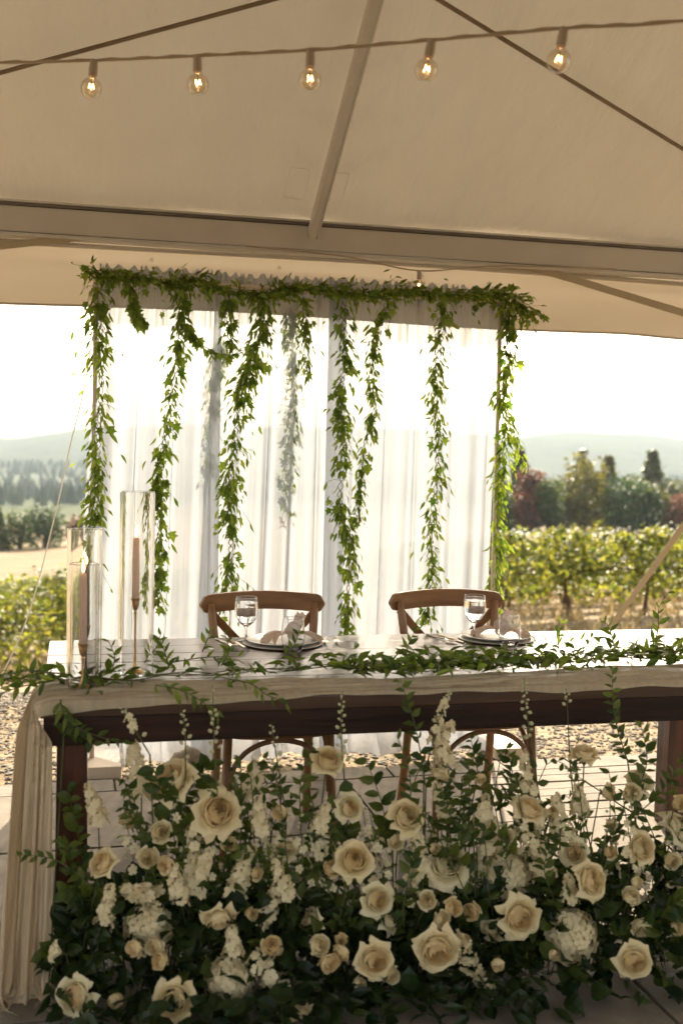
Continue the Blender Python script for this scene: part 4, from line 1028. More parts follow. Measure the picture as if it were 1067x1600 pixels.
# ---------------------------------------------------------------- rose petals (shared meshes)
def petal_mesh(name, t, openness, pointy, seed, nu=5, nv=5):
    """one petal in the rose frame (axis +Z), centred on azimuth 0; t = 0 heart .. 1 outermost"""
    rr = random.Random(seed); m_ = MB()
    rho = float(np.interp(t, [0,.25,.55,.78,1], [.0035,.013,.027,.040,.053])) * lerp(.72, 1.0, openness)
    zet = float(np.interp(t, [0,.3,.55,.78,1], [.046,.049,.046,.040,.027])) + (1-openness)*.022*t
    dl = math.radians(float(np.interp(t, [0,.2,.5,.8,1], [150,105,68,50,43])))
    kr = float(np.interp(t, [0,.5,.8,1], [1.9,1.35,1.0,.80])); kz = float(np.interp(t, [0,.5,.8,1], [.45,.5,.85,1.45]))
    b0 = Vector((.002, 0)); b1 = Vector((rho*kr + .003, zet*kz)); b2 = Vector((rho, zet))
    pt = pointy*sstep(.5, .9, t); cu = (.007 + .008*pointy)*sstep(.45, .95, t)
    j1, j2, j3 = rr.uniform(-1,1), rr.uniform(-1,1), rr.uniform(-1,1)
    for j in range(nv+1):
        v = j/nv; p = b0*(1-v)**2 + b1*2*v*(1-v) + b2*v*v
        w_ = (.35 + .65*math.sin(math.pi*min(1, .12+.80*v)/1.0*.62)**.9) * (1 - .22*v**4) * (1 - pt*.72*v**3.0)
        for i in range(nu+1):
            u = -1 + 2*i/nu; ph = u*dl*w_
            r_ = p.x + cu*(abs(u)**2.4)*v*v*(.9+.3*j1) ; z_ = p.y - cu*1.25*(abs(u)**2.2)*v**2 - (1-pt)*.006*abs(u)**3*v
            r_ += .0022*math.sin(3.2*u+3*j2)*v*sstep(.1,.6,t); z_ += .0022*math.sin(2.5*u+4*j3)*v
            # the tip of an outer petal folds down to a point
            if pt: z_ -= .010*pt*(1-abs(u))*max(0, v-.75)/.25*max(0,.3+j1*.7); r_ += .009*pt*(1-abs(u))*max(0, v-.7)/.3
            m_.v.append((r_*math.cos(ph), r_*math.sin(ph), z_))
    m_.f = [(j*(nu+1)+i, j*(nu+1)+i+1, (j+1)*(nu+1)+i+1, (j+1)*(nu+1)+i) for j in range(nv) for i in range(nu)]
    me = m_.mesh(name); smooth(me); return me
def rose_set(N, openness, seed, pet, heart, pointy=.85, tmax=1.0):
    out = []
    for i in range(N):
        t = tmax*(i/(N-1))**.78; rr = random.Random(seed*100+i)
        me = petal_mesh('petal', t, openness*rr.uniform(.92,1.06), pointy*rr.uniform(.7,1.1), seed*31+i)
        me.materials.append(heart if t < .5 else pet)
        out.append((me, i*2.39996 + rr.uniform(-.2,.2)))
    return out
RS = [rose_set(28, 1.0, 1, MT['petal'], MT['heart'], .2), rose_set(27, .8, 2, MT['petal'], MT['heart'], .12), rose_set(28, 1.05, 3, MT['petal'], MT['heart'], .5), rose_set(18, .62, 4, MT['petalw'], MT['petal'], .5), rose_set(26, 1.0, 5, MT['petalw'], MT['petalw'], .3), rose_set(24, .7, 6, MT['petal'], MT['petal'], .35), rose_set(25, .92, 7, MT['petalw'], MT['heart'], .3)]
RSPRAY = [rose_set(14, .9, 8, MT['petal'], MT['heart'], .2, .74), rose_set(12, .6, 9, MT['petal'], MT['petal'], .2, .6), rose_set(15, 1.0, 10, MT['petalw'], MT['petal'], .25, .78)]
def sepal_mesh():
    m_ = MB()
    for k in range(5):
        a = k*2*math.pi/5; c_, s_ = math.cos(a), math.sin(a)
        f_ = lambda r_, t, z: (r_*c_ - t*s_, r_*s_ + t*c_, z)
        m_.add([f_(.003,-.004,-.004), f_(.003,.004,-.004), f_(.016,.005,.002), f_(.030,0,-.004), f_(.016,-.005,.002)], [(0,1,2,3,4)])
    m_.lathe([(0,-.014),(.005,-.012),(.0075,-.006),(.006,.004)], 8)
    me = m_.mesh('calyx'); me.materials.append(MT['twig']); smooth(me); return me
SEP = sepal_mesh()
def facing(dx, dy, dz, spin):
    return Vector((dx, dy, dz)).to_track_quat('Z', 'Y') @ Quaternion((0,0,1), spin)
def base_point(x, y):
    return Vector((x + random.uniform(-.06,.06), -.13 - .107*(x-.2) + random.uniform(-.03,.05), .03))
def flower_stem(root, pos, d, ln0):
    """curved stem from under the head down into the foliage"""
    p0 = Vector(pos) - Vector(d)*ln0; b = base_point(pos[0]*.95+.04, pos[1])
    if b.z > p0.z - .02: b.z = max(.012, p0.z - .05)
    mid = p0.lerp(b, .45) + Vector((random.uniform(-.02,.02), .012, 0)) - Vector(d)*.02
    obj('stem', MB().tube(catmull([p0, mid, b], 10), .0021, 6), MT['twig'], root)
def rose(label, x, y, z, dia, dx, dy, dz, rs, name='rose', cat='rose', group='cream roses in the floor arrangement'):
    d = (Vector((dx, dy, dz)).normalized() + rvec()*.28).normalized(); dx, dy, dz = d; q = facing(dx, dy, dz, random.random()*6.28)
    sc = dia/.118
    pos = Vector((x,y,z)) - d*.024*sc
    root = thing(name, label, cat, pos, group)
    for me, az in rs:
        o = bpy.data.objects.new('petal', me); COL.objects.link(o); o.parent = root
        o.rotation_mode = 'QUATERNION'; o.rotation_quaternion = q @ Quaternion((0,0,1), az); o.scale = (sc,sc,sc)
    s_ = bpy.data.objects.new('calyx', SEP); COL.objects.link(s_); s_.parent = root; s_.rotation_mode = 'QUATERNION'; s_.rotation_quaternion = q; s_.scale = (sc*.8,)*3
    flower_stem(root, pos, d, .010)
    return root
ROSE_LAB = ['large cream rose facing up beside the dark table leg','open cream rose with two drooping lower petals','cream rose held high against the white curtain hem','cream rose on a tall stem below the highest middle one','blush centred rose between the chairs of the backdrop','peach centred rose facing straight out in the middle','rounded closed cream rose among dark leaves','pale rose with one sunlit petal edge','half open rose turned sideways above the spray roses','star shaped rose with pointed petals, low in the middle','large rose with a pointed petal sweeping sideways, low','star shaped rose beside the hydrangea','blush rose overlapping another just above it','blush rose tucked above an overlapping larger one','peach centred rose beside the back table leg','cream rose lowest on the vineyard side','upward facing cream rose under the second chair','cream rose on the tallest stem against the gravel','wide cream rose leaning out near the back table leg','big pale sunlit bloom at the edge of the picture','sunlit white bloom below the big pale one','creamy rose tilted towards the gauze cloth','closed rose touching the hanging gauze cloth','large rose lowest at the foot of the table leg','biggest rose at the bottom below the three spray roses','nodding rose showing its layered outer petals','downturned rose with long pointed petals at the bottom','wide pale garden rose above the spray rose trio','pale garden rose half behind a wider one','drooping rose hanging beside the delphinium spire','shaded rose half hidden behind the star shaped one','pale bloom hidden behind the rose with the sunlit edge']
kind_of = {6:3, 8:3, 22:3, 18:4, 19:4, 20:4, 27:4, 28:4, 31:3, 21:1, 30:3, 17:1, 29:1}
for i, r_ in enumerate(ROSES):
    rose(ROSE_LAB[i], *r_[:3], r_[3]*1.06*random.uniform(.9,1.08), *r_[4:], RS[kind_of.get(i, (0,2,1,6,5,0,2,6,1,0)[i % 10])])
SP_WHERE = ['leftmost of the three on the hydrangea','upper one of the three on the hydrangea','lowest of the three on the hydrangea','outermost of four below the sideways rose','lowest of four below the sideways rose','topmost of four below the sideways rose','inner one of four below the sideways rose','first of the trio above the pointed rose','second of the trio above the pointed rose','lowest of the trio above the pointed rose','alone among dark leaves below the stock','lower of two below the peach rose at the table leg','upper of two below the peach rose at the table leg','first of two beside the tilted creamy rose','second of two beside the tilted creamy rose','small bud low beside the stock spike','bud above the nodding rose','bud beside the wide rose at the back leg','bud under the tallest rose','below the big rose behind the table leg','bud at the edge above the sunlit bloom','tiny bud beside the upward facing rose','beige bud among thin stems in the middle','tiny bud on a wiry stem near the second chair']
for i, r_ in enumerate(SPRAY):
    small = r_[3] < .047
    rose('small spray rose, ' + SP_WHERE[i], *r_[:3], r_[3]*1.6, *r_[4:], RSPRAY[1 if small else (0, 2, 0, 2)[i % 4]], 'spray_rose', 'spray rose', 'small spray roses in the floor arrangement')

# ---------------------------------------------------------------- florets
def floret_mesh(name, n, size, ruff, mt):
    m_ = MB()
    for k in range(n):
        a = k*2*math.pi/n; c_, s_ = math.cos(a), math.sin(a)
        f_ = lambda r_, t, z: (size*(r_*c_ - t*s_), size*(r_*s_ + t*c_), size*z)
        j = random.uniform(-ruff, ruff); e = random.uniform(-ruff, ruff)
        m_.add([f_(.05,0,0), f_(.45,-.42,.18+j), f_(.55,0,.08), f_(.45,.42,.18+e), f_(.98,-.32,.05+e), f_(1.05,.02,.16+j), f_(.98,.34,.02-j)], [(0,1,2),(0,2,3),(1,4,5,2),(2,5,6,3)])
    me = m_.mesh(name); me.materials.append(mt); smooth(me); return me
FL4 = [floret_mesh('floret', 4, .0125, .12, MT['floret']) for _ in range(3)]
FL6 = [floret_mesh('floret', 6, .016, .25, MT['floret']) for _ in range(4)]
def put(me, name, root, off, quat, sc):
    o = bpy.data.objects.new(name, me); COL.objects.link(o); o.parent = root; o.location = off
    o.rotation_mode = 'QUATERNION'; o.rotation_quaternion = quat; o.scale = (sc,sc,sc); return o
HY_LAB = ['cream hydrangea head behind three spray roses','dusky hydrangea head low with a dark leaf across it','full cream hydrangea head low on the vineyard side','pale hydrangea head beside the wide garden rose']
for i, (x,y,z,dia,dx,dy,dz) in enumerate(HYD):
    d = Vector((dx,dy,dz)).normalized(); q = facing(dx,dy,dz,0); c0 = Vector((x,y,z)) - d*dia*.18
    root = thing('hydrangea', HY_LAB[i], 'hydrangea', c0, 'hydrangea heads in the floor arrangement')
    n = 96
    for k in range(n):
        zz = 1 - 1.45*(k+.5)/n; rr_ = math.sqrt(max(0, 1-zz*zz)); a = k*2.39996
        nrm = Vector((rr_*math.cos(a), rr_*math.sin(a), zz*.85)); loc = q @ (nrm*dia*.44*random.uniform(.86,1.06))
        put(random.choice(FL4), 'floret', root, loc, facing(*(q @ (nrm + rvec()*.35)), random.random()*6), random.uniform(1.25,1.6))
    obj('core', MB().lathe([(0,-.3),(.3,-.2),(.42,.05),(.36,.25),(.2,.36),(0,.39)], 14), MT['floret'], root, local=True).matrix_local = q.to_matrix().to_4x4() @ Matrix.Scale(dia*.80, 4)
    flower_stem(root, c0, d, .02)
ST_LAB = ['dense cream stock spike under the open rose','cream stock spike leaning beside the rounded rose','frilly stock spike low among dark leaves','tall stock spike beside the dark table leg','pale stock spike under the second chair','stock spike beside the upward facing rose','stock spike hanging down to the floor','tall stock spike below the delphinium tip','long drooping stock spike by the second chair leg','pale stock spike in front of the gravel','beige stock spike under the blush centred rose','stock sprig trailing beside the dusky hydrangea','airy stock spike below the first chair hoop','stock sprig reaching towards the dark table leg']
for i, pts in enumerate(STOCK):
    P = catmull(pts, 22); root = thing('stock_flower', ST_LAB[i], 'stock', pts[0], 'stock flower spikes in the floor arrangement')
    n = 26
    for k in range(n):
        t = (k+.5)/n; p = Vector(P[int(t*22)]); tang = Vector(P[min(22,int(t*22)+1)] - P[max(0,int(t*22)-1)]).normalized()
        a = k*2.39996; s_ = tang.cross(Vector((0,1,0))).normalized(); b_ = tang.cross(s_); o_ = s_*math.cos(a) + b_*math.sin(a)
        wd = lerp(.026, .010, t**1.5)
        put(random.choice(FL6), 'floret', root, p + o_*wd*random.uniform(.6,1.1) - Vector(pts[0]), facing(*(o_ + tang*.5 + rvec()*.35), random.random()*6), lerp(1.25, .7, t)*random.uniform(.85,1.15))
    b0 = base_point(pts[0][0], pts[0][1]); b0.z = min(b0.z, pts[0][2]-.03)
    obj('stem', MB().tube([b0] + [Vector(p) for p in P[::4]], .0019, 6), MT['twig'], root)
# delphinium spires: buds get smaller towards the tip
bm_ = MB().lathe([(0,-.35),(.22,-.3),(.42,.05),(.40,.35),(.22,.62),(0,.75)], 8); BUD = bm_.mesh('bud'); BUD.materials.append(MT['bud']); smooth(BUD)
OPEN = [floret_mesh('floret', 5, .015, .2, MT['petalw']) for _ in range(3)]
BU_LAB = ['budding delphinium spire rising over the table apron in the middle','white delphinium spire crossing the apron between the chairs','drooping budded spire crossing the apron before the second chair','bell flowered spire crossing the apron beside the second chair','green budded stem crossing the apron behind the first chair','reddish budded stem crossing the apron near the table leg','short white spire crossing the apron near the corner','thin budded stem before the first chair hoop','wiry spire beside the tallest rose']
for i, pts in enumerate(BUDS):
    P = catmull(pts, 30); root = thing('delphinium_spire', BU_LAB[i], 'delphinium', pts[0], 'tall budding spires in the floor arrangement')
    b0 = base_point(pts[0][0], pts[0][1])
    obj('stem', MB().tube([b0, b0.lerp(Vector(P[0]), .5)+Vector((.01,.01,0))] + [Vector(p) for p in P[::3]], [.0026,.0024]+list(np.linspace(.0022,.0008,11)), 6), MT['twig'], root)
    n = (22, 26, 22, 8, 18, 12, 10, 10, 12)[i]
    for k in range(n):
        t = lerp(.25, 1.0, (k+.5)/n) if i != 3 else lerp(.55, 1, (k+.5)/n); p = Vector(P[int(t*30)])
        a = k*2.39996 + i; o_ = Vector((math.cos(a), math.sin(a), .5 if i != 2 else -.6)).normalized(); rad = lerp(.017, .004, t)
        loc = p + o_*rad - Vector(pts[0])
        if i in (1, 6) and t < .8 and k % 3: put(random.choice(OPEN), 'floret', root, loc, facing(*(o_+rvec()*.3), a), lerp(1.1,.6,t))
        else: put(BUD, 'bud', root, loc, facing(*(o_+Vector((0,0,.3))), a), lerp(.016, .007, t)*random.uniform(.8,1.2))

# ---------------------------------------------------------------- leafy branches
def leaf_obj_mesh(kind, mt, s):
    V, F = LS[kind]; me = bpy.data.meshes.new('leaf'); me.from_pydata((V*np.array((s,1,1))).tolist(), [], F); me.update(); me.materials.append(mt); return me
LFB = [leaf_obj_mesh('lance', MT['bleaf'], s) for s in (1.0, 1.3, 1.6)] + [leaf_obj_mesh('oval', MT['bleaf'], s) for s in (.8, 1.0)]
LFT = [leaf_obj_mesh('lance', MT['tleaf'], s) for s in (.75, .95, 1.15)]
def branch(label, pts, n, size, pool, cat='foliage branch', name='leafy_branch', group='leafy branches in the floor arrangement', base=True, y_out=1.0, droop=0.0):
    P = catmull(pts, 24); root = thing(name, label, cat, pts[0], group)
    sp = [Vector(p) for p in P[::2]]
    if base: sp = [base_point(pts[0][0], pts[0][1])] + sp
    obj('stem', MB().tube(sp, list(np.linspace(.0024, .0009, len(sp))), 5), MT['twig'], root)
    for k in range(n):
        t = (k+.6)/n; i = min(23, int(t*24)); p = Vector(P[i]); tang = Vector(P[min(24,i+1)] - P[max(0,i-1)]).normalized()
        side = 1 if k % 2 else -1; s_ = tang.cross(Vector((0,1,0))).normalized()
        d = (tang*random.uniform(.4,.9) + s_*side*random.uniform(.5,1) + Vector((0, random.uniform(-.7,.4)*y_out, random.uniform(-.3,.15)-droop)))
        fm = leaf_frame(d, Vector((random.uniform(-.4,.4), -1, .5)), random.uniform(-.7,.7)).to_quaternion()
        put(random.choice(pool), 'leaf', root, p - Vector(pts[0]), fm, size*random.uniform(.7,1.2)*lerp(1.05,.7,t))
    return root
BR_LAB = ['dark leafy branch rising over the apron beside the delphinium','bright green leafy branch rising over the table edge','leafy branch crossing the back table leg','leafy branch arching towards the picture edge','long leafy branch reaching out over the gauze cloth','thin leafy branch beside the dark table leg','twig of narrow dark leaves over the pale paving','leafy branch below the first chair hoop','leafy branch beside the high cream rose','leafy branch behind the tall stemmed rose','upright branch of dark leaves below the apron','leafy branch under the hanging stock spike','leafy branch behind the blush centred rose','slender leafy branch before the second chair hoop','leafy branch above the wide garden rose','leafy branch behind the upward facing rose','dark leafy branch under the tallest rose','leafy branch between the first two large roses','broad leaved sprig below the large upward rose','leafy branch behind the open rose','leafy branch above the rounded closed rose','leafy branch below the peach centred rose','leafy branch beside the beige stock spike','leafy branch crossing the wide garden rose','leafy branch below the overlapping blush roses','low leafy branch at the foot of the table leg','low leafy branch below the sunlit blooms','leafy branch behind the peach rose at the table leg','sprig of dark leaves hanging over the apron corner','leafy twig beside the second chair leg']
for i, pts in enumerate(BRANCH):
    big = i in (17, 18, 9, 23, 25, 26)
    branch(BR_LAB[i], pts, (20, 24, 16, 20, 15, 12)[i] if i < 6 else random.randint(12,17), .062 if big else random.uniform(.038,.050), LFB[3:] if big else LFB[:3])

used_t, used_l = set(), set()
def near_label(pre, p, used):
    i = min((j for j in range(len(ROSES)) if j not in used), key=lambda j: (ROSES[j][0]-p.x)**2 + (ROSES[j][2]-p.z)**2); used.add(i)
    return ' '.join((pre + ' ' + ROSE_LAB[i]).split()[:16])
def front_y(x, z): return -.095 - .107*(x-.2) - .25*(.5-z)/.5
used_s, used_k = set(), set()
taken = [(r_[0], r_[2]) for r_ in ROSES + SPRAY + HYD]
def gap(zlo, zhi, dmin):
    for _ in range(400):
        x = random.uniform(.12, 1.8); z = random.uniform(zlo, zhi)
        if min((x-a)**2 + (z-b)**2 for a, b in taken) > dmin*dmin: break
    taken.append((x, z)); return x, z
for k in range(22):
    x, z = gap(.08, .48, .062); y = front_y(x, z) + .02
    rose(near_label('small spray rose beside the', Vector((x,y,z)), used_s), x, y, z, random.uniform(.062,.088), random.uniform(-.5,.4), -1, random.uniform(-.1,.5), RSPRAY[k % 3], 'spray_rose', 'spray rose', 'small spray roses in the floor arrangement')
for k in range(12):
    x, z = gap(.12, .46, .075); y = front_y(x, z) + .03; p0 = Vector((x, y, z)); ln = random.uniform(.07,.12); dr = Vector((random.uniform(-.5,.5), -.1, 1)).normalized()
    P = catmull([p0, p0 + dr*ln*.5, p0 + dr*ln], 12); root = thing('stock_flower', near_label('stock spike beside the', p0, used_k), 'stock', tuple(p0), 'stock flower spikes in the floor arrangement')
    for q in range(20):
        t = (q+.5)/20; a = q*2.39996; o_ = Vector((math.cos(a), math.sin(a), .3)).normalized()
        put(random.choice(FL6), 'floret', root, Vector(P[int(t*12)]) - p0 + o_*lerp(.024,.009,t)*random.uniform(.6,1.1), facing(*(o_+rvec()*.35), a), lerp(1.15,.65,t)*random.uniform(.85,1.15))
    b0 = base_point(x, y); b0.z = min(b0.z, z-.03); obj('stem', MB().tube([b0] + [Vector(p) for p in P[::3]], .0019, 6), MT['twig'], root)
# thin twigs and airy white stems that fill the gaps between the blooms
for k in range(30):
    b = base_point(random.uniform(.12, 1.9), 0); tp_ = Vector((b.x + random.uniform(-.17,.17), b.y + random.uniform(-.02,.10), random.uniform(.36,.64)))
    m1 = b.lerp(tp_, .45) + Vector((random.uniform(-.05,.05), 0, .02)); tip = tp_ + Vector(((tp_.x-b.x)*.4 + random.uniform(-.04,.04), -.01, -.02 + random.uniform(-.03,.03)))
    branch(near_label('leafy twig beside the', tp_, used_t), [tuple(b.lerp(m1,.5)), tuple(m1), tuple(tp_), tuple(tip)], random.randint(13,20), random.uniform(.028,.042), LFB[:4], name='leafy_twig', group='filler twigs in the floor arrangement')
for k in range(30):
    b = base_point(random.uniform(.12, 1.9), 0); b.y += .01; tp_ = Vector((b.x + random.uniform(-.12,.12), b.y + random.uniform(-.04,.06), random.uniform(.33,.62)))
    P = catmull([b, b.lerp(tp_, .5) + Vector((random.uniform(-.03,.03), 0, .01)), tp_], 24)
    root = thing('larkspur_stem', near_label('white larkspur beside the', tp_, used_l), 'larkspur', tuple(b), 'airy larkspur stems in the floor arrangement')
    obj('stem', MB().tube([Vector(p) for p in P[::3]], .0013, 5), MT['twig'], root)
    for q in range(13):
        t = lerp(.5, 1, (q+.5)/13); p = Vector(P[int(t*24)]); a = q*2.4+k; o_ = Vector((math.cos(a), math.sin(a), .35)).normalized(); rad = lerp(.024,.006,(t-.5)*2)
        if t < .85: put(random.choice(OPEN), 'floret', root, p + o_*rad - b, facing(*(o_+rvec()*.4), a), random.uniform(.7,1.0))
        else: put(BUD, 'bud', root, p + o_*rad - b, facing(*o_, a), random.uniform(.008,.012))
# dense dark base of the arrangement: a mass of leaves nobody could count
ms = MB(); ms2 = MB()
for k in range(2900):
    x = random.uniform(.03, 2.15); yc = -.13 - .107*(x-.2)
    hmax = .255 + .05*math.sin(x*5.1) + .03*math.sin(x*11+1) - .10*sstep(.22,.03,x)
    z = hmax*random.random()**.8; wd = .175*math.sqrt(max(.05, 1-(z/(hmax+.08))**2))
    y = yc + .065 + random.uniform(-1, .85)*wd
    if z < .12: y -= .09*(1 - z/.12)*random.random()
    p = Vector((x, y, max(.012, z)))
    out = Vector((random.uniform(-.8,.8), (y-yc)/wd*1.2 - .25, random.uniform(-.4,.9)))
    add_leaf(ms if random.random() < .8 else ms2, 'oval' if random.random() < .6 else 'lance', p, out, Vector((random.uniform(-.6,.6), -.6, 1)), random.uniform(.035,.078), random.uniform(-.8,.8), random.uniform(.85,1.2))
for k in range(260):                                  # low leaves spilling onto the floor in front
    x = random.uniform(.06, 1.25); p = Vector((x, random.uniform(-.43,-.24) - .03*x, random.uniform(.012,.10)))
    add_leaf(ms, 'oval' if random.random() < .6 else 'lance', p, Vector((random.uniform(-1,1), random.uniform(-1,.1), random.uniform(-.25,.6))), Vector((random.uniform(-.6,.6), -.5, 1)), random.uniform(.035,.075), random.uniform(-.7,.7), random.uniform(.85,1.2))
for v_i, v in enumerate(ms.v): 
    if v[2] < .004: ms.v[v_i] = (v[0], v[1], .004)
for k in range(80):
    x = random.uniform(.05, 2.1); yc = -.13 - .107*(x-.2)
    A_ = Vector((x, yc+random.uniform(-.02,.11), .01)); B_ = Vector((x+random.uniform(-.15,.15), yc+random.uniform(-.02,.15), random.uniform(.2,.58))); C_ = A_.lerp(B_,.55) + Vector((random.uniform(-.04,.04),0,.02))
    pp = catmull([A_, C_, B_], 16); ms2.tube(pp, .0015, 4)
    for q in range(5, 17):
        for sd in (-1, 1):
            if random.random() < .8: add_leaf(ms2, 'lance' if k % 3 else 'oval', pp[q], Vector((sd*random.uniform(.4,1), random.uniform(-.8,.5), random.uniform(-.1,.7))), Vector((random.uniform(-.4,.4),-.7,.6)), random.uniform(.026,.046), random.uniform(-.6,.6), random.uniform(.9,1.4))
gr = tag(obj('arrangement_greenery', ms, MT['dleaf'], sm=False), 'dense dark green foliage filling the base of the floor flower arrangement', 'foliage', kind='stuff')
gr2 = obj('lighter_foliage', ms2, MT['bleaf'], gr, sm=False, kind='stuff')
for k, (fx_, fy_) in enumerate(((-.17,.62),(-.10,.95),(-.06,.40),(.02,1.25),(.24,1.05),(.33,1.32),(.55,.72),(1.45,.55),(1.62,1.30),(-.15,1.38))):
    V, F = LS['lance']; me = bpy.data.meshes.new('fallen_leaf'); me.from_pydata(V.tolist(), [], F); me.materials.append(MT['tleaf'] if k % 3 else MT['brown'])
    o = bpy.data.objects.new('fallen_leaf', me); COL.objects.link(o); o.location = (fx_, fy_, .011); o.rotation_euler = (.1,.15,k*1.3); o.scale = (.05,)*3
    tag(o, ('brown' if k % 3 == 0 else 'green') + ' fallen leaf on the paving ' + ('beside the foot of the gauze cloth','beside the hanging gauze cloth','touching the shadow of the gauze cloth','behind the dark front table leg','under the table near the front leg','under the table below the candles','under the table before the first chair','under the table before the second chair','behind the second chair hoop','near the gravel beyond the gauze cloth')[k], 'leaf', 'leaves dropped on the paving')
# ---------------------------------------------------------------- greenery along the table
TG = [(-.10,.10,.80),(-.02,.17,.79),(.09,.20,.785),(.20,.16,.785),(.43,.20,.785),(.63,.22,.785),(.84,.25,.785),(1.02,.19,.785),(1.2,.21,.785),(1.36,.20,.785),(1.57,.23,.785),(1.84,.28,.785),(2.07,.23,.785),(2.40,.24,.785)]
P = catmull(TG, 160)
tgl = thing('table_garland', 'loose garland of pointed green leaves lying along the table', 'garland', (1.1,.28,TH))
st = MB()
for q in range(3): st.tube([Vector(p)+Vector((0,.012*math.sin(i*.3+q*2.1),.006+.005*math.sin(i*.43+q))) for i, p in enumerate(P)], .0016, 5)
obj('stem', st, MT['twig'], tgl)
mass = MB(); nleaf = 0
for k in range(1750):
    t = random.random(); i = t*160; p = Vector(P[int(i)]); dens = .17 + .83*sstep(.62,1.2,p.x)
    if random.random() > dens: continue
    thick = lerp(.4, 1, sstep(.6, 1.2, p.x))
    off = Vector((random.uniform(-.04,.04), random.gauss(0,.055)*lerp(1.2,1.0,thick), abs(random.gauss(0,.02))*thick))
    tang = Vector(P[min(160,int(i)+1)]-P[max(0,int(i)-1)]).normalized()
    d = tang*random.uniform(-1,1) + Vector((0, random.uniform(-1,1), random.uniform(-.1,.5)))
    q = p + off; s_ = random.uniform(.034,.062)
    d.normalize()
    if q.z + d.z*s_ < TH + .012: d.z = abs(d.z)*.4 + .05
    up = Vector((random.uniform(-.7,.7), random.uniform(-.9,.2), 1))
    if nleaf < 290 and random.random() < .45:
        o = put(random.choice(LFT), 'leaf', tgl, q - Vector((1.1,.28,TH)), leaf_frame(d, up, random.uniform(-.8,.8)).to_quaternion(), s_*1.1); nleaf += 1
    else: add_leaf(mass, 'lance', q, d, up, s_, random.uniform(-.8,.8), random.uniform(.7,1.1))
obj('small_leaves', mass, MT['tleaf'], tgl, sm=False, kind='stuff')
SPRIGS = [('sprig of leaves dangling off the table corner', [(.03,.12,.80),(-.06,.04,.80),(-.13,-.03,.785),(-.17,-.08,.76)], 15, .045, .2),
 ('long sprig stretching past the table corner', [(.06,.20,.80),(-.05,.16,.82),(-.14,.10,.81),(-.21,.06,.79)], 15, .042, .1),
 ('sprig hanging over the apron below the candles', [(.05,-.012,.775),(.06,-.03,.74),(.10,-.035,.70),(.17,-.03,.67),(.22,-.03,.66)], 14, .042, .4),
 ('sprig drooping over the apron beside the gauze', [(.30,.02,.80),(.36,-.02,.795),(.42,-.04,.765),(.47,-.045,.72)], 15, .046, .4),
 ('sprig drooping over the table edge under the first goblet', [(.50,.08,.80),(.56,0,.80),(.60,-.03,.775),(.66,-.04,.75)], 11, .044, .3),
 ('upright sprig in front of the tall cylinder', [(.36,.30,.79),(.35,.31,.83),(.33,.32,.88)], 8, .046, -.3),
 ('sprig rising beside the shorter cylinders', [(.19,.26,.79),(.20,.29,.83),(.18,.30,.88)], 8, .040, -.3),
 ('sprig rising behind the candle cylinders', [(.30,.44,.78),(.33,.45,.82),(.35,.47,.87)], 8, .040, -.2),
 ('sprig curving up before the first goblet', [(.52,.32,.79),(.55,.38,.82),(.54,.42,.88)], 9, .044, -.2),
 ('sprig before the first stemless glass', [(.72,.40,.79),(.77,.46,.82),(.80,.52,.86)], 9, .046, -.2),
 ('tall leaf sprig beside the first chair', [(.50,.66,.77),(.52,.68,.81),(.53,.69,.84)], 5, .045, -.3),
 ('sprig curving up between the two settings', [(1.10,.32,.79),(1.13,.38,.83),(1.17,.42,.88)], 9, .044, -.3),
 ('sprig rising beside the second stemless glass', [(1.66,.40,.80),(1.70,.48,.83),(1.73,.52,.88)], 9, .044, -.3),
 ('sprig lying past the forks of the second setting', [(1.60,.45,.79),(1.75,.52,.80),(1.86,.55,.81)], 10, .044, -.05),
 ('tall sprig standing up by the vineyard end of the table', [(1.98,.36,.80),(2.03,.40,.86),(2.04,.42,.93),(2.08,.42,.99)], 11, .046, -.3),
 ('sprig standing up near the vineyard end', [(1.85,.36,.80),(1.84,.38,.86),(1.82,.39,.90)], 9, .046, -.3),
 ('sprig lying low along the plank gap before the first setting', [(.36,.42,.78),(.48,.45,.79),(.60,.46,.79)], 10, .040, -.05)]
for lb, pts, n, s_, dr in SPRIGS: branch('green ' + lb, pts, n, s_, LFT, 'sprig', 'leaf_sprig', 'loose sprigs on the table', base=False, droop=dr)
HAZE = 0.00025
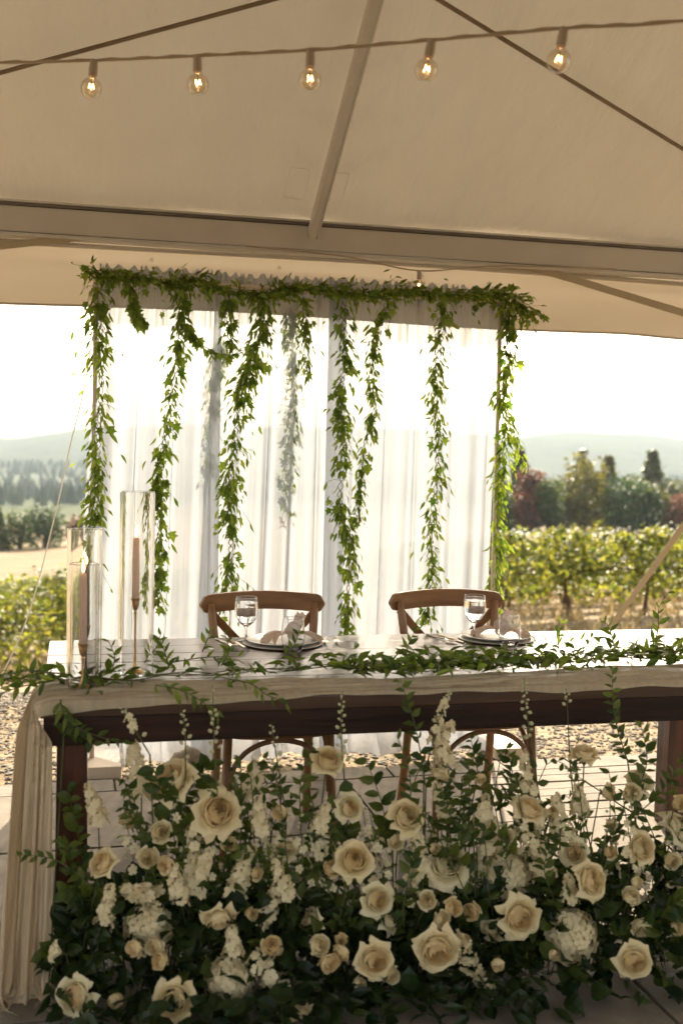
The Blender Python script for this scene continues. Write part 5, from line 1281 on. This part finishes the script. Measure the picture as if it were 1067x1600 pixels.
# ---------------------------------------------------------------- vineyard
def vine_parts(seed):
    rr = random.Random(seed)
    tr = MB(); lean = rr.uniform(-.12,.12)
    tr.tube(catmull([(0,0,-.12),(lean*.4,rr.uniform(-.04,.04),.2),(lean,rr.uniform(-.05,.05),.45),(lean*1.2,0,.66)], 8), list(np.linspace(.035,.026,9)), 7)
    for s in (-1,1): tr.tube(catmull([(lean*1.2,0,.62),(lean+s*.2,.03,.76),(s*.45,0,.80),(s*.72,.02,.80)], 8), list(np.linspace(.022,.011,9)), 6)
    for k in range(7): 
        x = rr.uniform(-.65,.65); tr.tube([(x,0,.78),(x+rr.uniform(-.1,.1),rr.uniform(-.12,.12),1.1),(x+rr.uniform(-.15,.15),rr.uniform(-.2,.2),1.4)], [.006,.005,.003], 5)
    lf = MB()
    V, F = LS['ivy']
    for k in range(900):
        x = rr.gauss(0,.40); x = max(-.92, min(.92, x)); t = rr.random()
        z = .36 + 1.04*t + .06*math.sin(x*5+seed)
        wd = .30*(1 - .55*abs(t-.35)/.65)
        y = rr.gauss(0, wd*.75)
        if t < .22 and rr.random() < .5: continue
        d = Vector((rr.uniform(-1,1), rr.uniform(-1,1)+y, rr.uniform(-1,.35))); up = Vector((rr.uniform(-.6,.6), y*2-.2+rr.uniform(-.5,.5), 1))
        s_ = rr.uniform(.075,.135)
        add_leaf(lf, 'ivy', (x,y,z), d, up, s_, rr.uniform(-.6,.6))
    for k in range(9):                               # long shoots above the canopy
        x = rr.uniform(-.8,.8); y = rr.gauss(0,.12); h_ = rr.uniform(.1,.28)
        for q in range(6): add_leaf(lf, 'ivy', (x+rr.uniform(-.05,.05), y+rr.uniform(-.05,.05), 1.30+h_*.8*q/5), Vector((rr.uniform(-1,1),rr.uniform(-1,1),.1)), Vector((0,-.3,1)), rr.uniform(.06,.11), 0)
    tm = tr.mesh('trunk'); tm.materials.append(MT['vwood']); smooth(tm)
    lm = lf.mesh('foliage'); lm.materials.append(MT['vleaf'])
    return tm, lm
VP = [vine_parts(s) for s in range(4)]
ROWS = [13.0, 15.3, 17.6, 19.9, 22.4, 25.2, 28.2, 31.6]
ordn = ['front', 'second', 'third', 'fourth', 'fifth', 'sixth', 'seventh', 'last']
for ri, Yr in enumerate(ROWS):
    amin, amax = -.11, .68
    x = amin*(Yr+3) - .5; cnt = 0; num = {}
    while x < amax*(Yr+3):
        xx = x + random.uniform(-.08,.08); a = xx/(Yr+3)
        side = 'candle side' if a < .04 else ('curtain' if a < .36 else 'tree side')
        if side == 'curtain': lab = f'grapevine of the {ordn[ri]} vineyard row hidden behind the white curtain'
        elif side == 'candle side': lab = f'yellow green grapevine in the {ordn[ri]} row seen beyond the candle cylinders'
        else: lab = f'yellow green grapevine in the {ordn[ri]} row below the treeline by the strap'
        if .09 < a < .29: x += 1.25; cnt += 1; continue
        if side == 'curtain':
            sd_ = 'candle' if a < .2 else 'tree'; k_ = num.get(sd_, 0); num[sd_] = k_+1
            lab = f'grapevine of the {ordn[ri]} row behind the curtain edge, {("first","second","third","fourth","fifth")[k_]} on the {sd_} side'
        if side != 'curtain':
            k_ = num.get(side, 0); num[side] = k_+1
            lab = f'yellow green grapevine, {("first","second","third","fourth","fifth","sixth","seventh","eighth","ninth","tenth","eleventh","twelfth","thirteenth")[k_]} in the {ordn[ri]} row ' + ('counted from the picture edge to the candles' if side == 'candle side' else 'counted outwards from the curtain')
        v = thing('grapevine', lab, 'grapevine', (xx, Yr + random.uniform(-.1,.1), terr(xx, Yr) - .02), f'{ordn[ri]} row vines, {side}')
        v.rotation_euler = (0, 0, random.choice((0, math.pi)) + random.uniform(-.1,.1)); s_ = random.uniform(.9,1.06); v.scale = (1.0, 1.0, s_)
        tm, lm = VP[(cnt*3+ri) % 4]
        for nm, me in (('trunk', tm), ('foliage', lm)):
            o = bpy.data.objects.new(nm, me); COL.objects.link(o); o.parent = v
            if nm == 'foliage': o['kind'] = 'stuff'
        x += 1.25; cnt += 1

# ---------------------------------------------------------------- trees beyond the vineyard
TREE_M = {
 'green': leaf_mat('tree_leaf_green', (.05,.09,.03), (.13,.165,.05), .4, tint=(1.2,1.2,.6)),
 'dark': leaf_mat('tree_leaf_dark', (.03,.065,.03), (.08,.12,.045), .35, tint=(1.1,1.2,.6)),
 'olive': leaf_mat('tree_leaf_olive', (.10,.125,.035), (.235,.225,.065), .45, tint=(1.25,1.1,.5)),
 'red': leaf_mat('tree_leaf_red', (.10,.06,.04), (.19,.105,.065), .4, tint=(1.3,.8,.6)),
 'pale': leaf_mat('tree_leaf_pale', (.11,.135,.07), (.21,.225,.115), .35, tint=(1.1,1.1,.7))}
def tree(label, x, y, h, w_, mk, shape='round', n=1500):
    rr = random.Random(int(x*13+y)); z0 = terr(x, y)
    root = thing('conifer_tree' if shape == 'cone' else 'broadleaf_tree', label, 'tree', (x,y,z0), 'trees beyond the vineyard')
    tr = MB(); tr.tube([(x,y,z0-.3),(x+.1,y,z0+h*.3),(x,y,z0+h*.75)], [w_*.045+.08,w_*.035+.05,.04], 8)
    for k in range(6):
        a = k*1.1; zz = z0+h*(.25+.08*k); tr.tube([(x,y,zz),(x+math.cos(a)*w_*.2,y+math.sin(a)*w_*.2,zz+h*.1),(x+math.cos(a)*w_*.36,y+math.sin(a)*w_*.36,zz+h*.16)], [.07,.05,.02], 5)
    obj('trunk', tr, MT['bark'], root)
    lf = MB(); ls = h*.030 + .08
    if shape == 'cone':
        for k in range(n):
            t = rr.random()**1.35; r_ = w_*.5*(1-t)**.75*(.55+.45*abs(math.sin(t*23+rr.random())))*math.sqrt(rr.random()); a = rr.random()*6.283
            p = Vector((x+r_*math.cos(a), y+r_*math.sin(a), z0+h*(.06+.94*t) - r_*.25)); d = Vector((math.cos(a), math.sin(a), -.25+rr.uniform(-.3,.3)))
            add_leaf(lf, 'lance', p, d, Vector((rr.uniform(-.4,.4),rr.uniform(-.4,.4),1)), ls*rr.uniform(1.2,2.2), rr.uniform(-.6,.6), 2.2)
    else:
        lobes = []
        nl = 15
        for k in range(nl):
            t = (k+.5)/nl; a = k*2.4; r_ = w_*.33*math.sin(math.pi*(.12+.8*t))**.7
            lobes.append((Vector((x+r_*math.cos(a)*rr.uniform(.6,1.1), y+r_*math.sin(a)*rr.uniform(.6,1.1), z0+h*(.16+.76*t))), w_*rr.uniform(.13,.23)))
        for k in range(n):
            c_, r_ = rr.choice(lobes); v = Vector((rr.gauss(0,1),rr.gauss(0,1),rr.gauss(0,1))).normalized(); p = c_ + v*r_*rr.uniform(.55,1.12)
            add_leaf(lf, 'oval', p, v + Vector((rr.uniform(-1,1),rr.uniform(-1,1),rr.uniform(-.8,.3))), v + Vector((0,0,.5)), ls*rr.uniform(.9,1.7), rr.uniform(-1,1), 1.3)
    obj('crown', lf, TREE_M[mk], root, sm=False, kind='stuff')
TREES = [
 ('tall grey green conifer rising just past the curtain', .418, 106, 10.6, 3.4, 'pale', 'cone'),
 ('slim green conifer half behind the pole garland', .398, 101, 7.6, 3.0, 'green', 'cone'),
 ('low dark bush tree at the foot of the pole garland', .400, 97, 4.8, 3.6, 'green', 'round'),
 ('dark red leaved tree beside the tall grey conifer', .432, 98, 7.6, 3.9, 'red', 'round'),
 ('small rusty tree in front of the dark red one', .425, 95, 4.6, 2.6, 'red', 'round'),
 ('green bushy tree between the red and the olive trees', .450, 96, 6.0, 3.6, 'green', 'round'),
 ('largest olive yellow tree in the middle of the treeline', .487, 98, 8.9, 5.2, 'olive', 'round'),
 ('thin conifer tip rising behind the olive tree', .484, 110, 10.9, 2.6, 'pale', 'cone'),
 ('loose olive tree with an open pointed crown', .512, 104, 9.6, 3.6, 'olive', 'cone'),
 ('broad dark green tree below the open gap of sky', .528, 96, 6.2, 5.0, 'dark', 'round'),
 ('dark green tree next to the tall pale conifer', .553, 97, 5.9, 4.6, 'dark', 'round'),
 ('tall pale conifer standing apart above the dark trees', .560, 108, 10.8, 4.6, 'pale', 'cone'),
 ('small yellowing tree under the tall pale conifer', .568, 99, 5.4, 3.0, 'olive', 'round'),
 ('red leaved tree above the guy strap', .597, 97, 4.4, 4.2, 'red', 'round'),
 ('green tree at the picture edge behind the red one', .612, 108, 7.6, 4.4, 'green', 'round'),
 ('green tree at the picture edge on the candle side', -.066, 97, 4.6, 2.6, 'green', 'cone'),
 ('wide dark green tree beyond the dry field', -.026, 97, 4.2, 4.6, 'dark', 'round'),
 ('small dark red tree half behind the glass cylinder', .003, 97, 2.9, 2.4, 'red', 'round'),
 ('low green tree filling the gap beside the olive trees', .463, 100, 6.4, 4.2, 'pale', 'round'),
 ('green tree between the dark tree and the tall pale conifer', .541, 103, 7.0, 4.4, 'green', 'round'),
 ('pale green tree behind the red tree by the strap', .583, 104, 6.6, 4.0, 'pale', 'round'),
 ('bushy green tree between the two candle side trees', -.048, 99, 3.9, 3.6, 'green', 'round'),
 ('round green tree hidden behind the pole garland', .022, 99, 4.0, 3.6, 'green', 'round')]
for lb, a, y, h_, w_, mk, shp in TREES: tree(lb, a*(y+3)+.09, y, h_*.82, w_*1.0, mk, shp, 1500 if w_ > 3 else 1000)

# ---------------------------------------------------------------- haze over the valley
hz = bpy.data.materials.new('valley_haze'); hz.use_nodes = True; N_, L_ = hz.node_tree.nodes, hz.node_tree.links
for n in list(N_): N_.remove(n)
o_ = N_.new('ShaderNodeOutputMaterial'); pv = N_.new('ShaderNodeVolumePrincipled')
pv.inputs['Color'].default_value = (.68,.80,.93,1); pv.inputs['Density'].default_value = HAZE; pv.inputs['Anisotropy'].default_value = 0.0
L_.new(pv.outputs[0], o_.inputs['Volume'])
hb = MB().box((-6500,-6500,-41), (7500,7500,75)) if False else MB().box((-2500,-700,-41), (4300,2680,74))
ho = obj('haze', hb, hz, sm=False); tag(ho, 'pale late summer haze filling the air over the valley', 'haze', kind='stuff')
